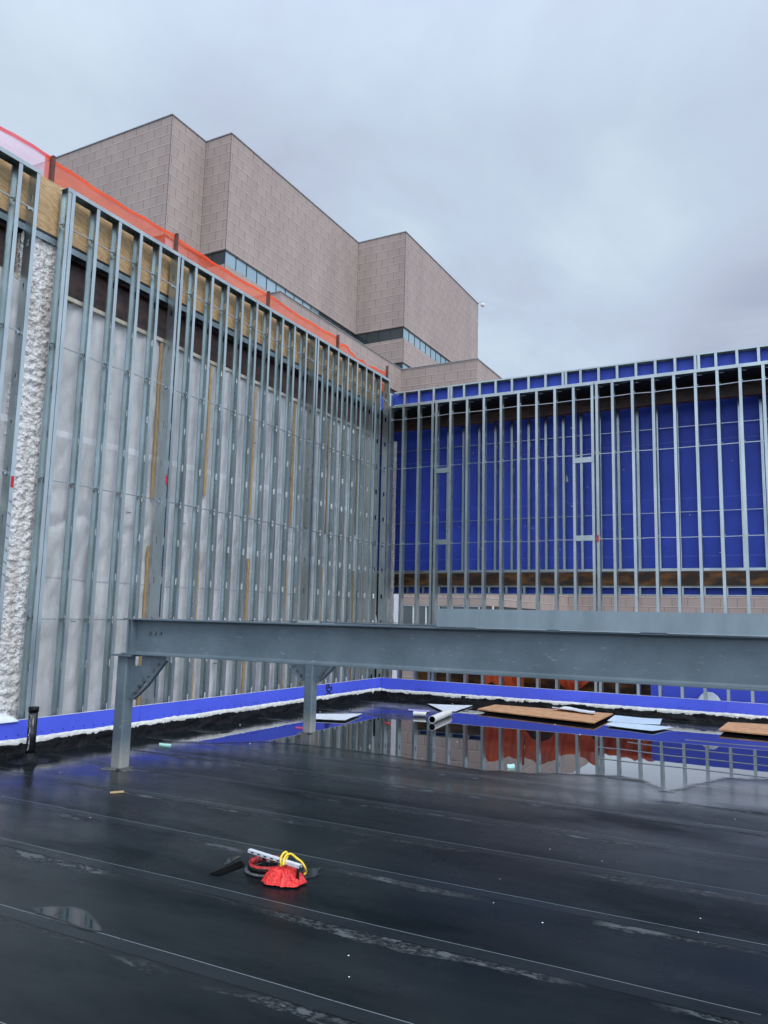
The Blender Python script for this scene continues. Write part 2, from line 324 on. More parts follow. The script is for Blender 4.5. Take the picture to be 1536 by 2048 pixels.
SEAM0, SEAMP = 4.263, .9015
def roof_mat():
    m, nt, b = mat('wet_roof_membrane')
    g = N(nt, 'ShaderNodeNewGeometry').outputs['Position']
    s = N(nt, 'ShaderNodeSeparateXYZ'); L(nt, g, s.inputs[0]); v = coords(nt)
    wob = math_(nt, 'MULTIPLY', math_(nt, 'SUBTRACT', noi(nt, coords(nt, (.5, .5, 1)), 1.0, 2, .5), .5), .05)
    t = math_(nt, 'MULTIPLY', math_(nt, 'FRACT', math_(nt, 'DIVIDE', math_(nt, 'SUBTRACT', math_(nt, 'ADD', s.outputs[1], wob), SEAM0-9*SEAMP), SEAMP)), SEAMP)
    # t = metres past the last chalk line; the lap edge lies .12 before the next line's position
    row = math_(nt, 'FLOOR', math_(nt, 'DIVIDE', math_(nt, 'SUBTRACT', s.outputs[1], SEAM0-9*SEAMP), SEAMP))
    chalk = math_(nt, 'LESS_THAN', t, .006)
    brk = math_(nt, 'GREATER_THAN', noi(nt, coords(nt, (1, .6, 1)), 11, 5, .75), .36)
    rs = N(nt, 'ShaderNodeTexWhiteNoise', noise_dimensions='1D'); L(nt, row, rs.inputs['W'])
    chalk = math_(nt, 'MULTIPLY', math_(nt, 'MULTIPLY', chalk, brk), math_(nt, 'MULTIPLY_ADD', rs.outputs[0], .4, .22))
    e = SEAMP - .115
    lap = math_(nt, 'LESS_THAN', math_(nt, 'ABSOLUTE', math_(nt, 'SUBTRACT', math_(nt, 'ADD', t, math_(nt, 'MULTIPLY', noi(nt, v, 3, 3, .6), .02)), e+.01)), .006)
    # bleed-out: gritty band on the near side of the lap edge
    wid = math_(nt, 'MULTIPLY_ADD', noi(nt, coords(nt, (1, .4, 1)), 1.1, 4, .6),  .34, -.085)
    dd = math_(nt, 'SUBTRACT', e+.005, t)
    gate = noi(nt, coords(nt, (1, 1.1, 1)), .75, 3, .5)
    gate = ramp(nt, gate, [(.44, (0, 0, 0)), (.54, (1, 1, 1))]).outputs[0]
    band = math_(nt, 'MULTIPLY', gate, math_(nt, 'MULTIPLY', math_(nt, 'GREATER_THAN', dd, 0), math_(nt, 'LESS_THAN', dd, wid)))
    grit = noi(nt, coords(nt, (.8, 1.2, 1)), 26, 6, .85)
    gr = ramp(nt, grit, [(.48, (0, 0, 0)), (.56, (1, 1, 1))]).outputs[0]
    smth = noi(nt, coords(nt, (.9, 2.2, 1)), 4.5, 4, .55)
    pat = ramp(nt, smth, [(.57, (0, 0, 0)), (.585, (1, 1, 1))]).outputs[0]
    big = noi(nt, coords(nt, (.6, 1.4, 1)), .55, 4, .55)
    base = ramp(nt, big, [(.3, (.0022, .0040, .0052)), (.5, (.0060, .0092, .0115)), (.75, (.0120, .0160, .0190))]).outputs[0]
    fine = noi(nt, coords(nt, (1, 1, 1)), 55, 4, .75)
    base = mixc(nt, .6, base, ramp(nt, fine, [(.3, (.55, .55, .55)), (.7, (1.35, 1.35, 1.35))]).outputs[0], 'MULTIPLY')
    c = mixc(nt, math_(nt, 'MULTIPLY', band, math_(nt, 'MULTIPLY', gr, .9)), base, (.060, .066, .07))
    c = mixc(nt, math_(nt, 'MULTIPLY', band, math_(nt, 'MULTIPLY', pat, .85)), c, (.085, .095, .10))
    sc1 = noi(nt, coords(nt, (1.6, .5, 1)), 1.6, 8, .78); scf = ramp(nt, sc1, [(.60, (0, 0, 0)), (.74, (1, 1, 1))]).outputs[0]
    c = mixc(nt, math_(nt, 'MULTIPLY', scf, .30), c, (.050, .056, .060))
    c = mixc(nt, math_(nt, 'MULTIPLY', math_(nt, 'GREATER_THAN', t, e), .35), c, (.022, .028, .033))
    c = mixc(nt, math_(nt, 'MULTIPLY', lap, .9), c, (.002, .002, .003))
    c = mixc(nt, chalk, c, (.30, .36, .38))
    # fine white specks of foam and scrap
    sp1 = N(nt, 'ShaderNodeTexVoronoi', ins={'Scale': 2.6}); L(nt, v, sp1.inputs['Vector'])
    L(nt, c, b.inputs['Base Color'])
    wetn = noi(nt, coords(nt, (.5, 1.0, 1)), .9, 5, .6)
    rr = ramp(nt, wetn, [(.35, (.17, .17, .17)), (.65, (.40, .40, .40))]).outputs[0]
    # the strip along the left curb has drained least and stays wet
    wx = ramp(nt, math_(nt, 'ADD', s.outputs[0], math_(nt, 'MULTIPLY', wetn, 1.2)), [(0, (0, 0, 0)), (1, (1, 1, 1))])
    mr = N(nt, 'ShaderNodeMapRange', ins={1: -7.4, 2: -5.6, 3: -.12, 4: 0.}); L(nt, math_(nt, 'ADD', s.outputs[0], math_(nt, 'MULTIPLY', wetn, .8)), mr.inputs[0])
    my = N(nt, 'ShaderNodeMapRange', ins={1: 7., 2: 9.5, 3: 0., 4: -.10}); L(nt, math_(nt, 'ADD', s.outputs[1], math_(nt, 'MULTIPLY', wetn, .8)), my.inputs[0])
    r1 = math_(nt, 'ADD', math_(nt, 'ADD', rr, mr.outputs[0]), my.outputs[0])
    r1 = math_(nt, 'ADD', r1, math_(nt, 'MULTIPLY', band, .25), clamp=True)
    L(nt, math_(nt, 'MAXIMUM', r1, .09), b.inputs['Roughness']); L(nt, ramp(nt, noi(nt, coords(nt, (.45, 1.3, 1)), .8, 6, .62), [(.38, (.04, .04, .04)), (.60, (.30, .30, .30))]).outputs[0], b.inputs['Specular IOR Level'])
    h = math_(nt, 'ADD', math_(nt, 'MULTIPLY', fine, .10), math_(nt, 'MULTIPLY', math_(nt, 'MULTIPLY', band, grit), .5))
    h = math_(nt, 'ADD', h, math_(nt, 'MULTIPLY', math_(nt, 'GREATER_THAN', t, e), .5))
    h = math_(nt, 'ADD', h, math_(nt, 'MULTIPLY', big, 1.2))
    bump(nt, b, h, .25, .012); return m
ROOF = roof_mat()
SILT2 = varied('grey_mastic_smear', (.035, .038, .042), (.10, .105, .105), .45, nscale=18)
RIDGE_SHEEN = varied('pale_ridge_sheen', (.10, .11, .12), (.17, .18, .19), .35)  # pale grey stands in for light reflected off the lap ridges
def water_mat():
    m, nt, b = mat('rain_water'); v = coords(nt); out = nt.nodes['Material Output']
    at = N(nt, 'ShaderNodeAttribute', attribute_name='film')
    ed = math_(nt, 'ADD', at.outputs['Fac'], math_(nt, 'MULTIPLY', math_(nt, 'SUBTRACT', noi(nt, coords(nt, (.8, 1.4, 1)), 2.6, 6, .65), .5), .9))
    al = ramp(nt, ed, [(.40, (0, 0, 0)), (.62, (1, 1, 1))]).outputs[0]
    tr = N(nt, 'ShaderNodeBsdfTransparent'); ms = N(nt, 'ShaderNodeMixShader'); L(nt, al, ms.inputs[0]); L(nt, tr.outputs[0], ms.inputs[1]); L(nt, b.outputs[0], ms.inputs[2]); L(nt, ms.outputs[0], out.inputs[0])
    L(nt, ramp(nt, ed, [(.5, (.16, .16, .16)), (.85, (.012, .012, .012))]).outputs[0], b.inputs['Roughness'])
    b.inputs['Base Color'].default_value = (.006, .008, .011, 1)
    b.inputs['IOR'].default_value = 1.95; b.inputs['Specular IOR Level'].default_value = .62
    bump(nt, b, noi(nt, coords(nt, (1, 1, 1)), 1.6, 2, .5), .035, .01); return m
WATER = water_mat()

# ------------------------------------------------------------------ setting
XB, YB = -8.486, 15.86
XL, YR = -8.52, 15.91
g = MB().box((-8.70, -8, -.35), (14, 24, 0)).build('roof', ROOF); tag(g, kind='structure')
g = MB().quad((-900, -900, -9), (900, -900, -9), (900, 900, -9), (-900, 900, -9)).build('ground', GRAVEL); tag(g, kind='structure')

def puddle(pts, z, step=.05, feather=.22):
    """standing water: a fine sheet whose film thins out towards its outline"""
    P = [onz(x, y, z) for x, y in pts]; n = len(P)
    def sd(x, y):
        ins, d = False, 1e9
        for i in range(n):
            a, c = P[i], P[(i+1) % n]
            if (a.y > y) != (c.y > y) and x < (c.x-a.x)*(y-a.y)/(c.y-a.y)+a.x: ins = not ins
            ex, ey = c.x-a.x, c.y-a.y; t = max(0, min(1, ((x-a.x)*ex+(y-a.y)*ey)/(ex*ex+ey*ey+1e-9)))
            d = min(d, math.hypot(x-a.x-ex*t, y-a.y-ey*t))
        return d if ins else -d
    x0, x1 = min(p.x for p in P)-.3, max(p.x for p in P)+.3; y0, y1 = min(p.y for p in P)-.3, max(p.y for p in P)+.3
    x0 = max(x0, XB+.005); y1 = min(y1, YB-.005)
    nx, ny = int((x1-x0)/step), int((y1-y0)/step); V = []; D = []
    for j in range(ny+1):
        for i in range(nx+1):
            x, y = x0+(x1-x0)*i/nx, y0+(y1-y0)*j/ny; V.append((x, y, z)); D.append(sd(x, y))
    idx = {}; vs = []; fs = []
    for j in range(ny):
        for i in range(nx):
            q = (j*(nx+1)+i, j*(nx+1)+i+1, (j+1)*(nx+1)+i+1, (j+1)*(nx+1)+i)
            if max(D[k] for k in q) < -feather*.7: continue
            for k in q:
                if k not in idx: idx[k] = len(vs); vs.append(k)
            fs.append([idx[k] for k in q])
    m = bpy.data.meshes.new('puddle'); m.from_pydata([V[k] for k in vs], [], fs); m.materials.append(WATER)
    at = m.attributes.new('film', 'FLOAT', 'POINT')
    for a_, k in enumerate(vs): at.data[a_].value = max(0, min(2.5, .5+D[k]/feather*.5))
    o = bpy.data.objects.new('puddle', m); C.objects.link(o); tag(o, kind='structure'); return o
puddle([(338,1483),(420,1466),(520,1452),(600,1441),(640,1438),(700,1430),(735,1431),(800,1439),(862,1441),(900,1436),(895,1424),(868,1414),(835,1405),(812,1404),
        (880,1400),(975,1410),(1010,1418),(1100,1428),(1190,1438),(1250,1440),(1330,1452),(1430,1462),(1536,1472),(1600,1478),(1600,1566),(1536,1560),(1455,1556),
        (1385,1571),(1345,1584),(1318,1582),(1300,1563),(1240,1553),(1150,1549),(1060,1546),(960,1540),(880,1528),(800,1514),(720,1503),(650,1494),
        (600,1488),(520,1484),(430,1486)], .004)
puddle([(62,1816),(100,1811),(150,1814),(175,1823),(196,1843),(204,1862),(190,1862),(130,1845),(66,1826)], .004, .02, .05)
puddle([(446,1733),(452,1717),(476,1711),(487,1713),(470,1722)], .004, .01, .03)
puddle([(606,1738),(640,1735),(636,1751),(612,1758)], .004, .01, .03)
# low ridges of the laps that stand just clear of the standing water
def ridge(name, pts, w=.03):
    P = [onz(x, y) for x, y in pts]; b_ = MB()
    for i in range(len(P)-1):
        a, c = P[i], P[i+1]; n = max(2, int((c-a).length/.15))
        for k in range(n):
            p = a.lerp(c, k/n); q = a.lerp(c, (k+1)/n)
            wp = w*(.6+abs(nz(p.x, p.y, 0, 3))); wq = w*(.6+abs(nz(q.x, q.y, 0, 3)))
            b_.quad((p.x, p.y-wp, .0055), (q.x, q.y-wq, .0055), (q.x, q.y, .012), (p.x, p.y, .012))
            b_.quad((p.x, p.y, .012), (q.x, q.y, .012), (q.x, q.y+wq, .0055), (p.x, p.y+wp, .0055))
    o = b_.build(name, RIDGE_SHEEN); tag(o, kind='structure'); return o
ridge('roof', [(1255,1485),(1330,1495),(1420,1504),(1600,1522)], .022)
ridge('roof', [(1195,1495),(1250,1500),(1340,1512),(1440,1522),(1600,1540)], .035)
ridge('roof', [(1195,1517),(1260,1525),(1400,1540),(1600,1564)], .018)
ridge('roof', [(1370,1480),(1450,1488),(1600,1500)], .02)

# ------------------------------------------------------------------ studs
SD, SW, TK = .152, .054, .003
def stud_mesh(name, z0, z1, web_far=True, matl=None, slots=True):
    b = MB(); wy = SW if web_far else 0; ly = 0 if web_far else SW
    sg = 1 if web_far else -1
    b.box((-TK, 0, z0), (0, SW, z1)); b.box((-SD, 0, z0), (-SD+TK, SW, z1))
    y0, y1 = (ly, ly+TK) if web_far else (ly-TK, ly)
    b.box((-.018, y0, z0), (-TK, y1, z1)); b.box((-SD+TK, y0, z0), (-SD+.018, y1, z1))
    # web with oval punch-outs
    x0, x1 = -SD+TK, -TK; xm = (x0+x1)/2; hw, hh = .021, .055
    zs = []
    if slots:
        z = 1.67 - .6*4
        while z < z1:
            if z-hh > z0+.05 and z+hh < z1-.05: zs.append(z)
            z += .5985
    for y in (wy, wy - sg*TK):
        prev = z0
        for z in zs:
            b.quad((x0, y, prev), (x1, y, prev), (x1, y, z-hh), (x0, y, z-hh))
            ov = [(xm+hw*math.cos(t), z + math.copysign(hh-hw, math.sin(t)) + hw*math.sin(t)) for t in [math.pi*(k+.5)/6 for k in range(12)]]
            rt = [o for o in ov if o[0] >= xm]; lf = [o for o in ov if o[0] < xm]
            rt.sort(key=lambda o: o[1]); lf.sort(key=lambda o: o[1])
            b.quad((xm, y, z-hh), (x1, y, z-hh), (x1, y, z+hh), (xm, y, z+hh), *[(o[0], y, o[1]) for o in rt[::-1]])
            b.quad((xm, y, z+hh), (x0, y, z+hh), (x0, y, z-hh), (xm, y, z-hh), *[(o[0], y, o[1]) for o in lf])
            prev = z+hh
        b.quad((x0, y, prev), (x1, y, prev), (x1, y, z1), (x0, y, z1))
    return b.mesh(name, matl or ZINC)
def track(b, axis, a0, a1, z, front, top=True, leg=.055, sgn=-1):
    """U-track running along axis ('x'/'y'), front face coordinate `front`, depth towards sgn"""
    d = SD+.006; t = .003
    lo, hi = sorted((front, front+sgn*d)); zl = (z-leg, z) if top else (z, z+leg)
    def bx(p0, p1, q0, q1):
        if axis == 'y': b.box((p0, a0, q0), (p1, a1, q1))
        else: b.box((a0, p0, q0), (a1, p1, q1))
    bx(lo, lo+t, *zl); bx(hi-t, hi, *zl); bx(lo+t, hi-t, z-t if top else z, z if top else z+t)
    return b
def bridging(rowspec):
    """rowspec: list of points; a small channel with a clip near every stud"""
    b = MB()
    for p, q in rowspec: b.bar(p, q, .016, .013)
    return b

LZ0, LZ1 = .10, 7.45
ROWS = (1.67, 3.465, 5.262, 6.93)
m_reg = stud_mesh('stud', LZ0+.004, LZ1-.004, True); m_rev = stud_mesh('stud', LZ0+.004, LZ1-.004, False)
def left_panel(label, a0, a1, regs, revs, name='stud_wall'):
    t = thing(name, label, 'framed wall', (XL, a0, 0), 'galvanized stud wall panels along the left side of the roof')
    for y in regs: inst('stud', m_reg, t, (XL, y, 0))
    for y in revs: inst('stud', m_rev, t, (XL, y, 0))
    track(MB(), 'y', a0, a1, LZ1, XL+.003).build('top_track', ZINC, t)
    track(MB(), 'y', a0, a1, LZ0, XL+.003, False).build('bottom_track', ZINC, t)
    ys = sorted(regs+revs)
    for z in ROWS:
        b = MB(); x = XL-.076; last = None
        for i, y in enumerate(ys):
            j = random.uniform(-.012, .012); zz = z+j
            if last is not None: b.bar((x, last[0], last[1]), (x, y+.03, zz), .017, .013)
            b.box((x-.020, y+.012, zz-.035), (x+.018, y+.022, zz+.02)); last = (y+.03, zz)
        b.bar((x, ys[0]-.07, z-.004), (x, ys[0]+.03, z), .017, .013)
        b.bar((x, ys[-1]+.02, last[1]), (x, ys[-1]-.05, last[1]-.03), .03, .03)
        b.build('bridging', ROD, t)
    return t
G0, GS = 7.148, .4063
near = left_panel('nearest galvanized stud panel, cut off by the left edge, beside the bare stucco pilaster', 2.0, 6.235,
    [5.905 - .4063*k for k in range(10)][::-1], [6.165])
MB().box((XL+.001, 6.175, 3.26), (XL+.0035, 6.215, 3.40)).build('paint_mark', REDPAINT, near)
sc = MB()
for k in range(7):
    z = 2.2+.15*k; sc.bar((XL+.003, 6.17, z), (XL+.003, 6.21, z-.03+nz(k, 0, 0, 2)*.05), .004)
sc.build('scribble', INK, near)
p1 = left_panel('long stud panel right of the stucco pilaster, its middle crossed by the end of the front steel beam', 6.655, 8.845,
    [6.662]+[G0+GS*k for k in range(4)], [6.722, 8.775])
MB().box((XL+.001, 8.80, 3.72), (XL+.0035, 8.83, 3.86)).build('paint_mark', REDPAINT, p1)
p2 = left_panel('widest stud panel at the middle of the left wall, in front of most of the grey dust sheet', 8.852, 12.845,
    [8.856]+[G0+GS*k for k in range(5, 14)], [12.775])
p3 = left_panel('far stud panel of the left wall ending in the corner with the blue-backed wall', 12.852, 16.05,
    [12.856]+[G0+GS*k for k in range(15, 20)]+[15.56], [15.20, 15.985])

# right-hand stud wall
RZ1 = 6.748
mr_reg = stud_mesh('stud', LZ0+.004, RZ1-.004, True)
XS = [-8.079+.4001*i for i in range(0, 26)]
def right_panel(label, x0, x1, xs, jamb=None):
    t = thing('stud_wall', label, 'framed wall', (x0, YR, 0), 'galvanized stud wall panels in front of the blue sheathed wall')
    for x in xs: inst('stud', mr_reg, t, (x-SW/2, YR, 0), -math.pi/2)
    track(MB(), 'x', x0, x1, RZ1, YR-.003, sgn=1).build('top_track', ZINC, t)
    track(MB(), 'x', x0, x1, LZ0, YR-.003, False, sgn=1).build('bottom_track', ZINC, t)
    ss = sorted(xs); y = YR+.076
    for z in (1.67, 3.46, 5.235, 6.42):
        b = MB(); last = None
        for x in ss:
            zz = z+random.uniform(-.010, .010)
            if last: b.bar((last[0], y, last[1]), (x, y, zz), .017, .014)
            b.box((x+.034, y-.02, zz-.02), (x+.042, y+.018, zz+.045)); last = (x, zz)
        b.build('bridging', ROD, t)
    cl = MB()
    for x in ss: cl.box((x+.03, YR+.13, RZ1-.085), (x+.075, YR+.15, RZ1-.058)); cl.box((x+.075, YR+.135, RZ1-.088), (x+.11, YR+.148, RZ1-.074))
    cl.build('clip', ROD, t)
    return t
def blocking(t, xa, xb):
    for z in (5.11, 3.485):
        b = MB(); b.box((xa, YR-.007, z-.055), (xb, YR-.004, z+.055)); b.box((xa, YR-.004, z+.052), (xb, YR+.05, z+.055)); b.box((xa, YR-.004, z-.055), (xb, YR+.05, z-.052))
        b.box((xa+.02, YR-.010, z-.01), (xa+.045, YR-.007, z+.012)); b.build('blocking', ZINC, t)
q0 = right_panel('narrow corner stud panel where the right wall meets the left wall', -8.46, -7.29, [-8.43]+XS[0:2]+[-7.325])
q1 = right_panel('stud panel with two grey blocking plates at each side, centre of the photo', -7.283, -3.655, [-7.235]+XS[3:11]+[-3.69])
blocking(q1, -7.25, -6.85); blocking(q1, -4.10, -3.665)
q2 = right_panel('rightmost stud panel running out of the frame before the blue sheathing', -3.645, 1.6, [-3.60]+XS[12:24])
MB().box((-3.63, YR-.006, 3.40), (-3.59, YR-.002, 3.54)).build('paint_mark', REDPAINT, q2)

# ------------------------------------------------------------------ wall behind: studs and blue sheathing
BY = 17.2
bw = thing('sheathed_wall', 'stud wall lined with bright blue sheathing, standing behind the right-hand studs', 'framed wall', (-9.8, BY, 2.4))
mb_ = stud_mesh('stud', 2.895, 7.13, True)
bx = [-9.55+.4063*i for i in range(0, 31)]
for x in bx: inst('stud', mb_, bw, (x, BY, 0), -math.pi/2)
MB().box((-9.8, BY+SD+.004, 2.88), (3, BY+SD+.03, 7.50)).build('sheathing', SHEATH, bw)
track(MB(), 'x', -9.8, 3, 2.885, BY-.003, False, sgn=1).build('bottom_track', ZINC, bw)
b = MB()
for z in (4.12, 5.95): b.bar((-9.7, BY+.07, z), (2.8, BY+.07, z+.01), .016, .013)
b.build('bridging', ROD, bw)
track(MB(), 'x', -9.0, 3, 7.50, BY-.003, sgn=1, leg=.032).build('top_track', ZINC, bw)
track(MB(), 'x', -9.0, 3, 7.135, BY-.003, False, sgn=1, leg=.03).build('parapet_track', ZINC, bw)
ms = stud_mesh('parapet_stud', 7.142, 7.494, True, slots=False)
for i, x in enumerate([bx[2]+.4063*k for k in range(-1, 29)]):
    inst('parapet_stud', ms, bw, (x, BY, 0), -math.pi/2)
    if i in (4, 11, 18): inst('parapet_stud', ms, bw, (x+.07, BY, 0), -math.pi/2)
b = MB()
for k in range(26):
    x = random.uniform(-7.8, 1); z = random.uniform(3.1, 6.3); b.box((x, BY+SD-.004, z), (x+random.uniform(.01, .035), BY+SD+.002, z+random.uniform(.01, .025)))
b.build('foam_spot', WHITESHEET, bw)
MB().prism([(-4.72, 5.10), (-4.66, 5.14), (-4.60, 5.06), (-4.58, 4.95), (-4.63, 4.92), (-4.68, 5.0)], 1, BY+SD-.003, BY+SD+.002).build('torn_patch', STUCCO, bw)
# opaque deck added to shade the gap, and the beams below it
dk = thing('shade_deck', 'dark deck added to shade the gap between the two right-hand walls', 'shade deck', (-9.8, 16.1, 6.6))
MB().box((-9.8, 16.075, 6.712), (3, BY-.006, 6.74)).build('deck_sheet', BLACKM, dk)
def ibeam(p, axis, a0, a1, yc, z0, z1, fw, tf=.016, tw=.011):
    b = MB()
    def bx(u0, u1, w0, w1):
        if axis == 'x': b.box((a0, u0, w0), (a1, u1, w1))
        else: b.box((u0, a0, w0), (u1, a1, w1))
    bx(yc-fw/2, yc+fw/2, z0, z0+tf); bx(yc-fw/2, yc+fw/2, z1-tf, z1); bx(yc-tw/2, yc+tw/2, z0+tf, z1-tf); return b
ub = thing('steel_beam', 'dark brown steel beam high up under the added shade deck behind the right studs', 'steel beam', (-9.8, 16.8, 6.4), 'steel beams behind the right-hand studs')
ibeam(None, 'x', -9.8, 3, 16.86, 6.385, 6.71, .18).build('web', RUST, ub)
MB().box((-9.8, 16.766, 6.377), (3, 16.954, 6.384)).build('flange_edge', RUSTEDGE, ub)
mbm = thing('steel_beam', 'brown primed steel beam directly below the blue sheathing, seen across the whole right wall', 'steel beam', (-9.8, BY, 2.55), 'steel beams behind the right-hand studs')
MB().box((-9.8, BY+.03, 2.577), (3, BY+.16, 2.868)).build('web', RUST2, mbm)
MB().box((-9.8, BY-.02, 2.568), (3, BY+.18, 2.576)).build('flange', ZINC_OLD, mbm)
sf = thing('header_framing', 'low strip of small grey studs over dark blue board under the brown beam', 'framing', (-9.8, BY, 2.38))
track(MB(), 'x', -9.8, 3, 2.560, BY-.003, sgn=1, leg=.02).build('top_track', ZINC, sf)
track(MB(), 'x', -9.8, 3, 2.375, BY-.003, False, sgn=1, leg=.02).build('bottom_track', ZINC, sf)
mss = stud_mesh('stud', 2.379, 2.556, True, slots=False)
for i in range(30): inst('stud', mss, sf, (-9.4+.4225*i, BY, 0), -math.pi/2)
MB().box((-9.8, BY+SD+.004, 2.378), (3, BY+SD+.02, 2.557)).build('sheathing', SHEATH, sf)
# lower red-brown beam + framing, seen under the front beam and in the water
lb = thing('steel_beam', 'low dark red steel beam glimpsed just above the blue curb behind the right studs', 'steel beam', (-8.3, 17.5, .3), 'steel beams behind the right-hand studs')
MB().box((-8.35, 17.45, .20), (3, 17.6, .86)).build('web', RUST2, lb)
lf = thing('header_framing', 'grey strip framing above the low red beam, mirrored in the puddle', 'framing', (-8.3, 17.45, .87))
track(MB(), 'x', -8.35, 3, .99, 17.45, sgn=1, leg=.02).build('top_track', ZINC_OLD, lf); track(MB(), 'x', -8.35, 3, .87, 17.45, False, sgn=1, leg=.02).build('bottom_track', ZINC_OLD, lf)
mls = stud_mesh('stud', .874, .986, True, slots=False)
for i in range(27): inst('stud', mls, lf, (-8.3+.4225*i, 17.455, 0), -math.pi/2)
MB().box((-8.35, 17.62, .87), (-5.0, 17.64, .99)).build('sheathing', SHEATH, lf)
MB().box((-4.99, 17.62, .87), (3, 17.64, .99)).build('red_lining', DARKRED, lf)
for (nm, lab, x0, x1, z0, z1, sag, y) in (('debris_net', 'orange debris netting hanging in folds behind the studs right of the corner', -6.35, -5.45, .30, 1.22, .12, 16.75),
        ('debris_net', 'swag of orange netting drooping between the studs above the long plywood', -5.45, -3.9, .55, 1.10, .22, 16.8),
        ('debris_net', 'dark red netting hung low behind the right-hand studs', -3.9, -.6, .5, .98, .1, 17.38)):
    def fn(u, v):
        x = x0+(x1-x0)*u; z = z0+(z1-z0)*v + math.sin(u*math.pi*2.2)*sag*(1-.4*v)
        return (x, y+.05*math.sin(x*23+v*3)+.04*nz(x, z, 0, 4), z + .05*nz(x, v, 5, 6))
    n_ = MB().grid(fn, 60, 12).build(nm, NET_RED, None, True); tag(n_, lab, 'netting', 'debris nets behind the right-hand studs')
nb = thing('net_post', 'rusty post standing behind the studs left of the long plywood', 'post', (-5.5, 16.9, 0), 'rusty posts behind the right-hand studs')
MB().box((-5.53, 16.87, 0), (-5.48, 16.92, 1.32)).build('shaft', POST, nb); MB().box((-5.60, 16.8, 0), (-5.41, 16.99, .012)).build('base', POST, nb)
nb = thing('net_post', 'rusty post standing behind the studs above the two pale sheets', 'post', (-3.1, 17.2, 0), 'rusty posts behind the right-hand studs')
MB().box((-3.13, 17.17, 0), (-3.07, 17.22, 1.45)).build('shaft', POST, nb); MB().box((-3.2, 17.1, 0), (-3.0, 17.29, .012)).build('base', POST, nb)
# blue boards leaning behind the right studs, with a white curled sheet
s1 = MB(); 
for k in range(4): s1.box((-2.72+.03*k, 16.36+.022*k, .0), (-.55+.015*k, 16.375+.022*k, .86-.02*k))
tag(s1.build('board_stack', BOARD), 'stack of bright blue boards standing on edge behind the right studs', 'boards')
def fn(u, v):
    a = ony(1392, 1396, 16.22); c = ony(1446, 1402, 16.22); x = a.x+(c.x-a.x)*u
    return (x, 16.20+.05*v, .30+.24*math.sin(math.pi*min(1, u*1.02))**.7*v*(1+.1*nz(u*3, v, 0)))
tag(MB().grid(fn, 20, 6).build('plastic_sheet', WHITESHEET, None, True), 'white curled sheet poking up behind the blue curb at the right', 'sheet')
# rough concrete corner column
def fn(u, v):
    w = .05+.012*nz(v*40, u, 0, 1.0)+.01*nz(v*120, 2, 0)
    t = u*2*math.pi; return (-8.50+w*1.1*math.cos(t), 16.32+w*math.sin(t), v*5.98)
tag(MB().grid(fn, 12, 160).build('concrete_column', STUCCO), 'thin rough concrete column behind the corner studs', 'column')

# ------------------------------------------------------------------ existing building on the left
eb = thing('existing_building', 'old building behind the left studs with stucco pilaster, dark steel lintel and plywood parapet', 'building', (-9, 0, 0))
MB().box((-20, -8, -9), (-9.05, 15.9, 7.30)).build('wall', STUCCO, eb)
def pil(y0, y1, xf):
    def fn(u, v):
        y = y0+(y1-y0)*u; z = -.3+7.04*v
        return (xf+.035*nz(y, z, 0, 14)+.018*nz(y, z, 3, 34), y, z)
    return MB().grid(fn, int((y1-y0)/.013), 520)
pil(6.20, 6.90, -8.775).build('pilaster', STUCCO, eb, True)
b = MB(); b.box((-9.05, 6.20, -.3), (-8.83, 6.90, 6.66)); b.build('pilaster_core', STUCCO, eb)
for a, c in ((-2.0, 1.5), (1.505, 3.94), (3.945, 6.38), (6.385, 8.82), (8.825, 11.26), (11.265, 13.70), (13.705, 15.95)):
    MB().box((-8.765, a, 6.80), (-8.745, c, 7.535+.004*math.sin(a*9))).build('plywood_panel', PLY, eb)
MB().box((-8.78, -2, 6.76), (-8.735, 15.95, 6.798)).build('flashing', BLACKM, eb)
track(MB(), 'y', -2, 15.95, 6.757, -8.735, sgn=-1, leg=.085).build('channel', ZINC_OLD, eb)
for a, c in ((-2, 6.19), (6.91, 15.9)): ibeam(None, 'y', a, c, -8.93, 6.06, 6.66, .22, .02, .014).build('lintel', RUST, eb)
MB().box((-9.2, -2, 7.31), (-8.77, 15.95, 7.36)).build('parapet_cap', COPING, eb)

MB().box((-11, 16.95, -.3), (-8.93, 17.0, 2.56)).build('return_wall', BLACKM, eb)
# dust sheets
def sheet(y0, y1, z0, z1, x, amp=1, seed=0):
    def fn(u, v):
        y = y0+(y1-y0)*u; z = z0+(z1-z0)*v
        d = .045*nz(y*1.2, z*.35, seed, 1.0) + .040*abs(nz(y*3+z*.9, z*.9, seed+5, 1.0)) + .014*nz(y*7, z*4, seed+9, 1.0) + .02*abs(nz(y*5-z*1.5, z*1.5, seed+12))
        top = .03*math.sin(y*14)*max(0, v-.82)*3
        low = .22*max(0, .5-abs((z-3.05)))*abs(nz(y*2.2, z*2, seed+2, 1.0))
        return (x+(d+top+low)*amp, y + .012*nz(z*2, y, 4), z)
    return MB().grid(fn, int((y1-y0)/.035), int((z1-z0)/.035))
ds = thing('dust_sheet', 'grey plastic dust sheet hung behind the left studs from the pilaster to the corner', 'sheeting', (-8.8, 6.9, 0), 'grey dust sheets behind the left studs')
sheet(6.91, 15.86, .02, 6.06, -8.83).build('sheet', TARP, ds, True)
def fn(u, v):   # the loose flap at the far end
    return (-8.78+.10*u*(1-v)+.02*math.sin(v*9), 15.80+.05*u+.34*u*(1-v)**1.3, .9+2.2*v)
MB().grid(fn, 10, 24).build('flap', WHITESHEET, ds, True)
bt = MB()
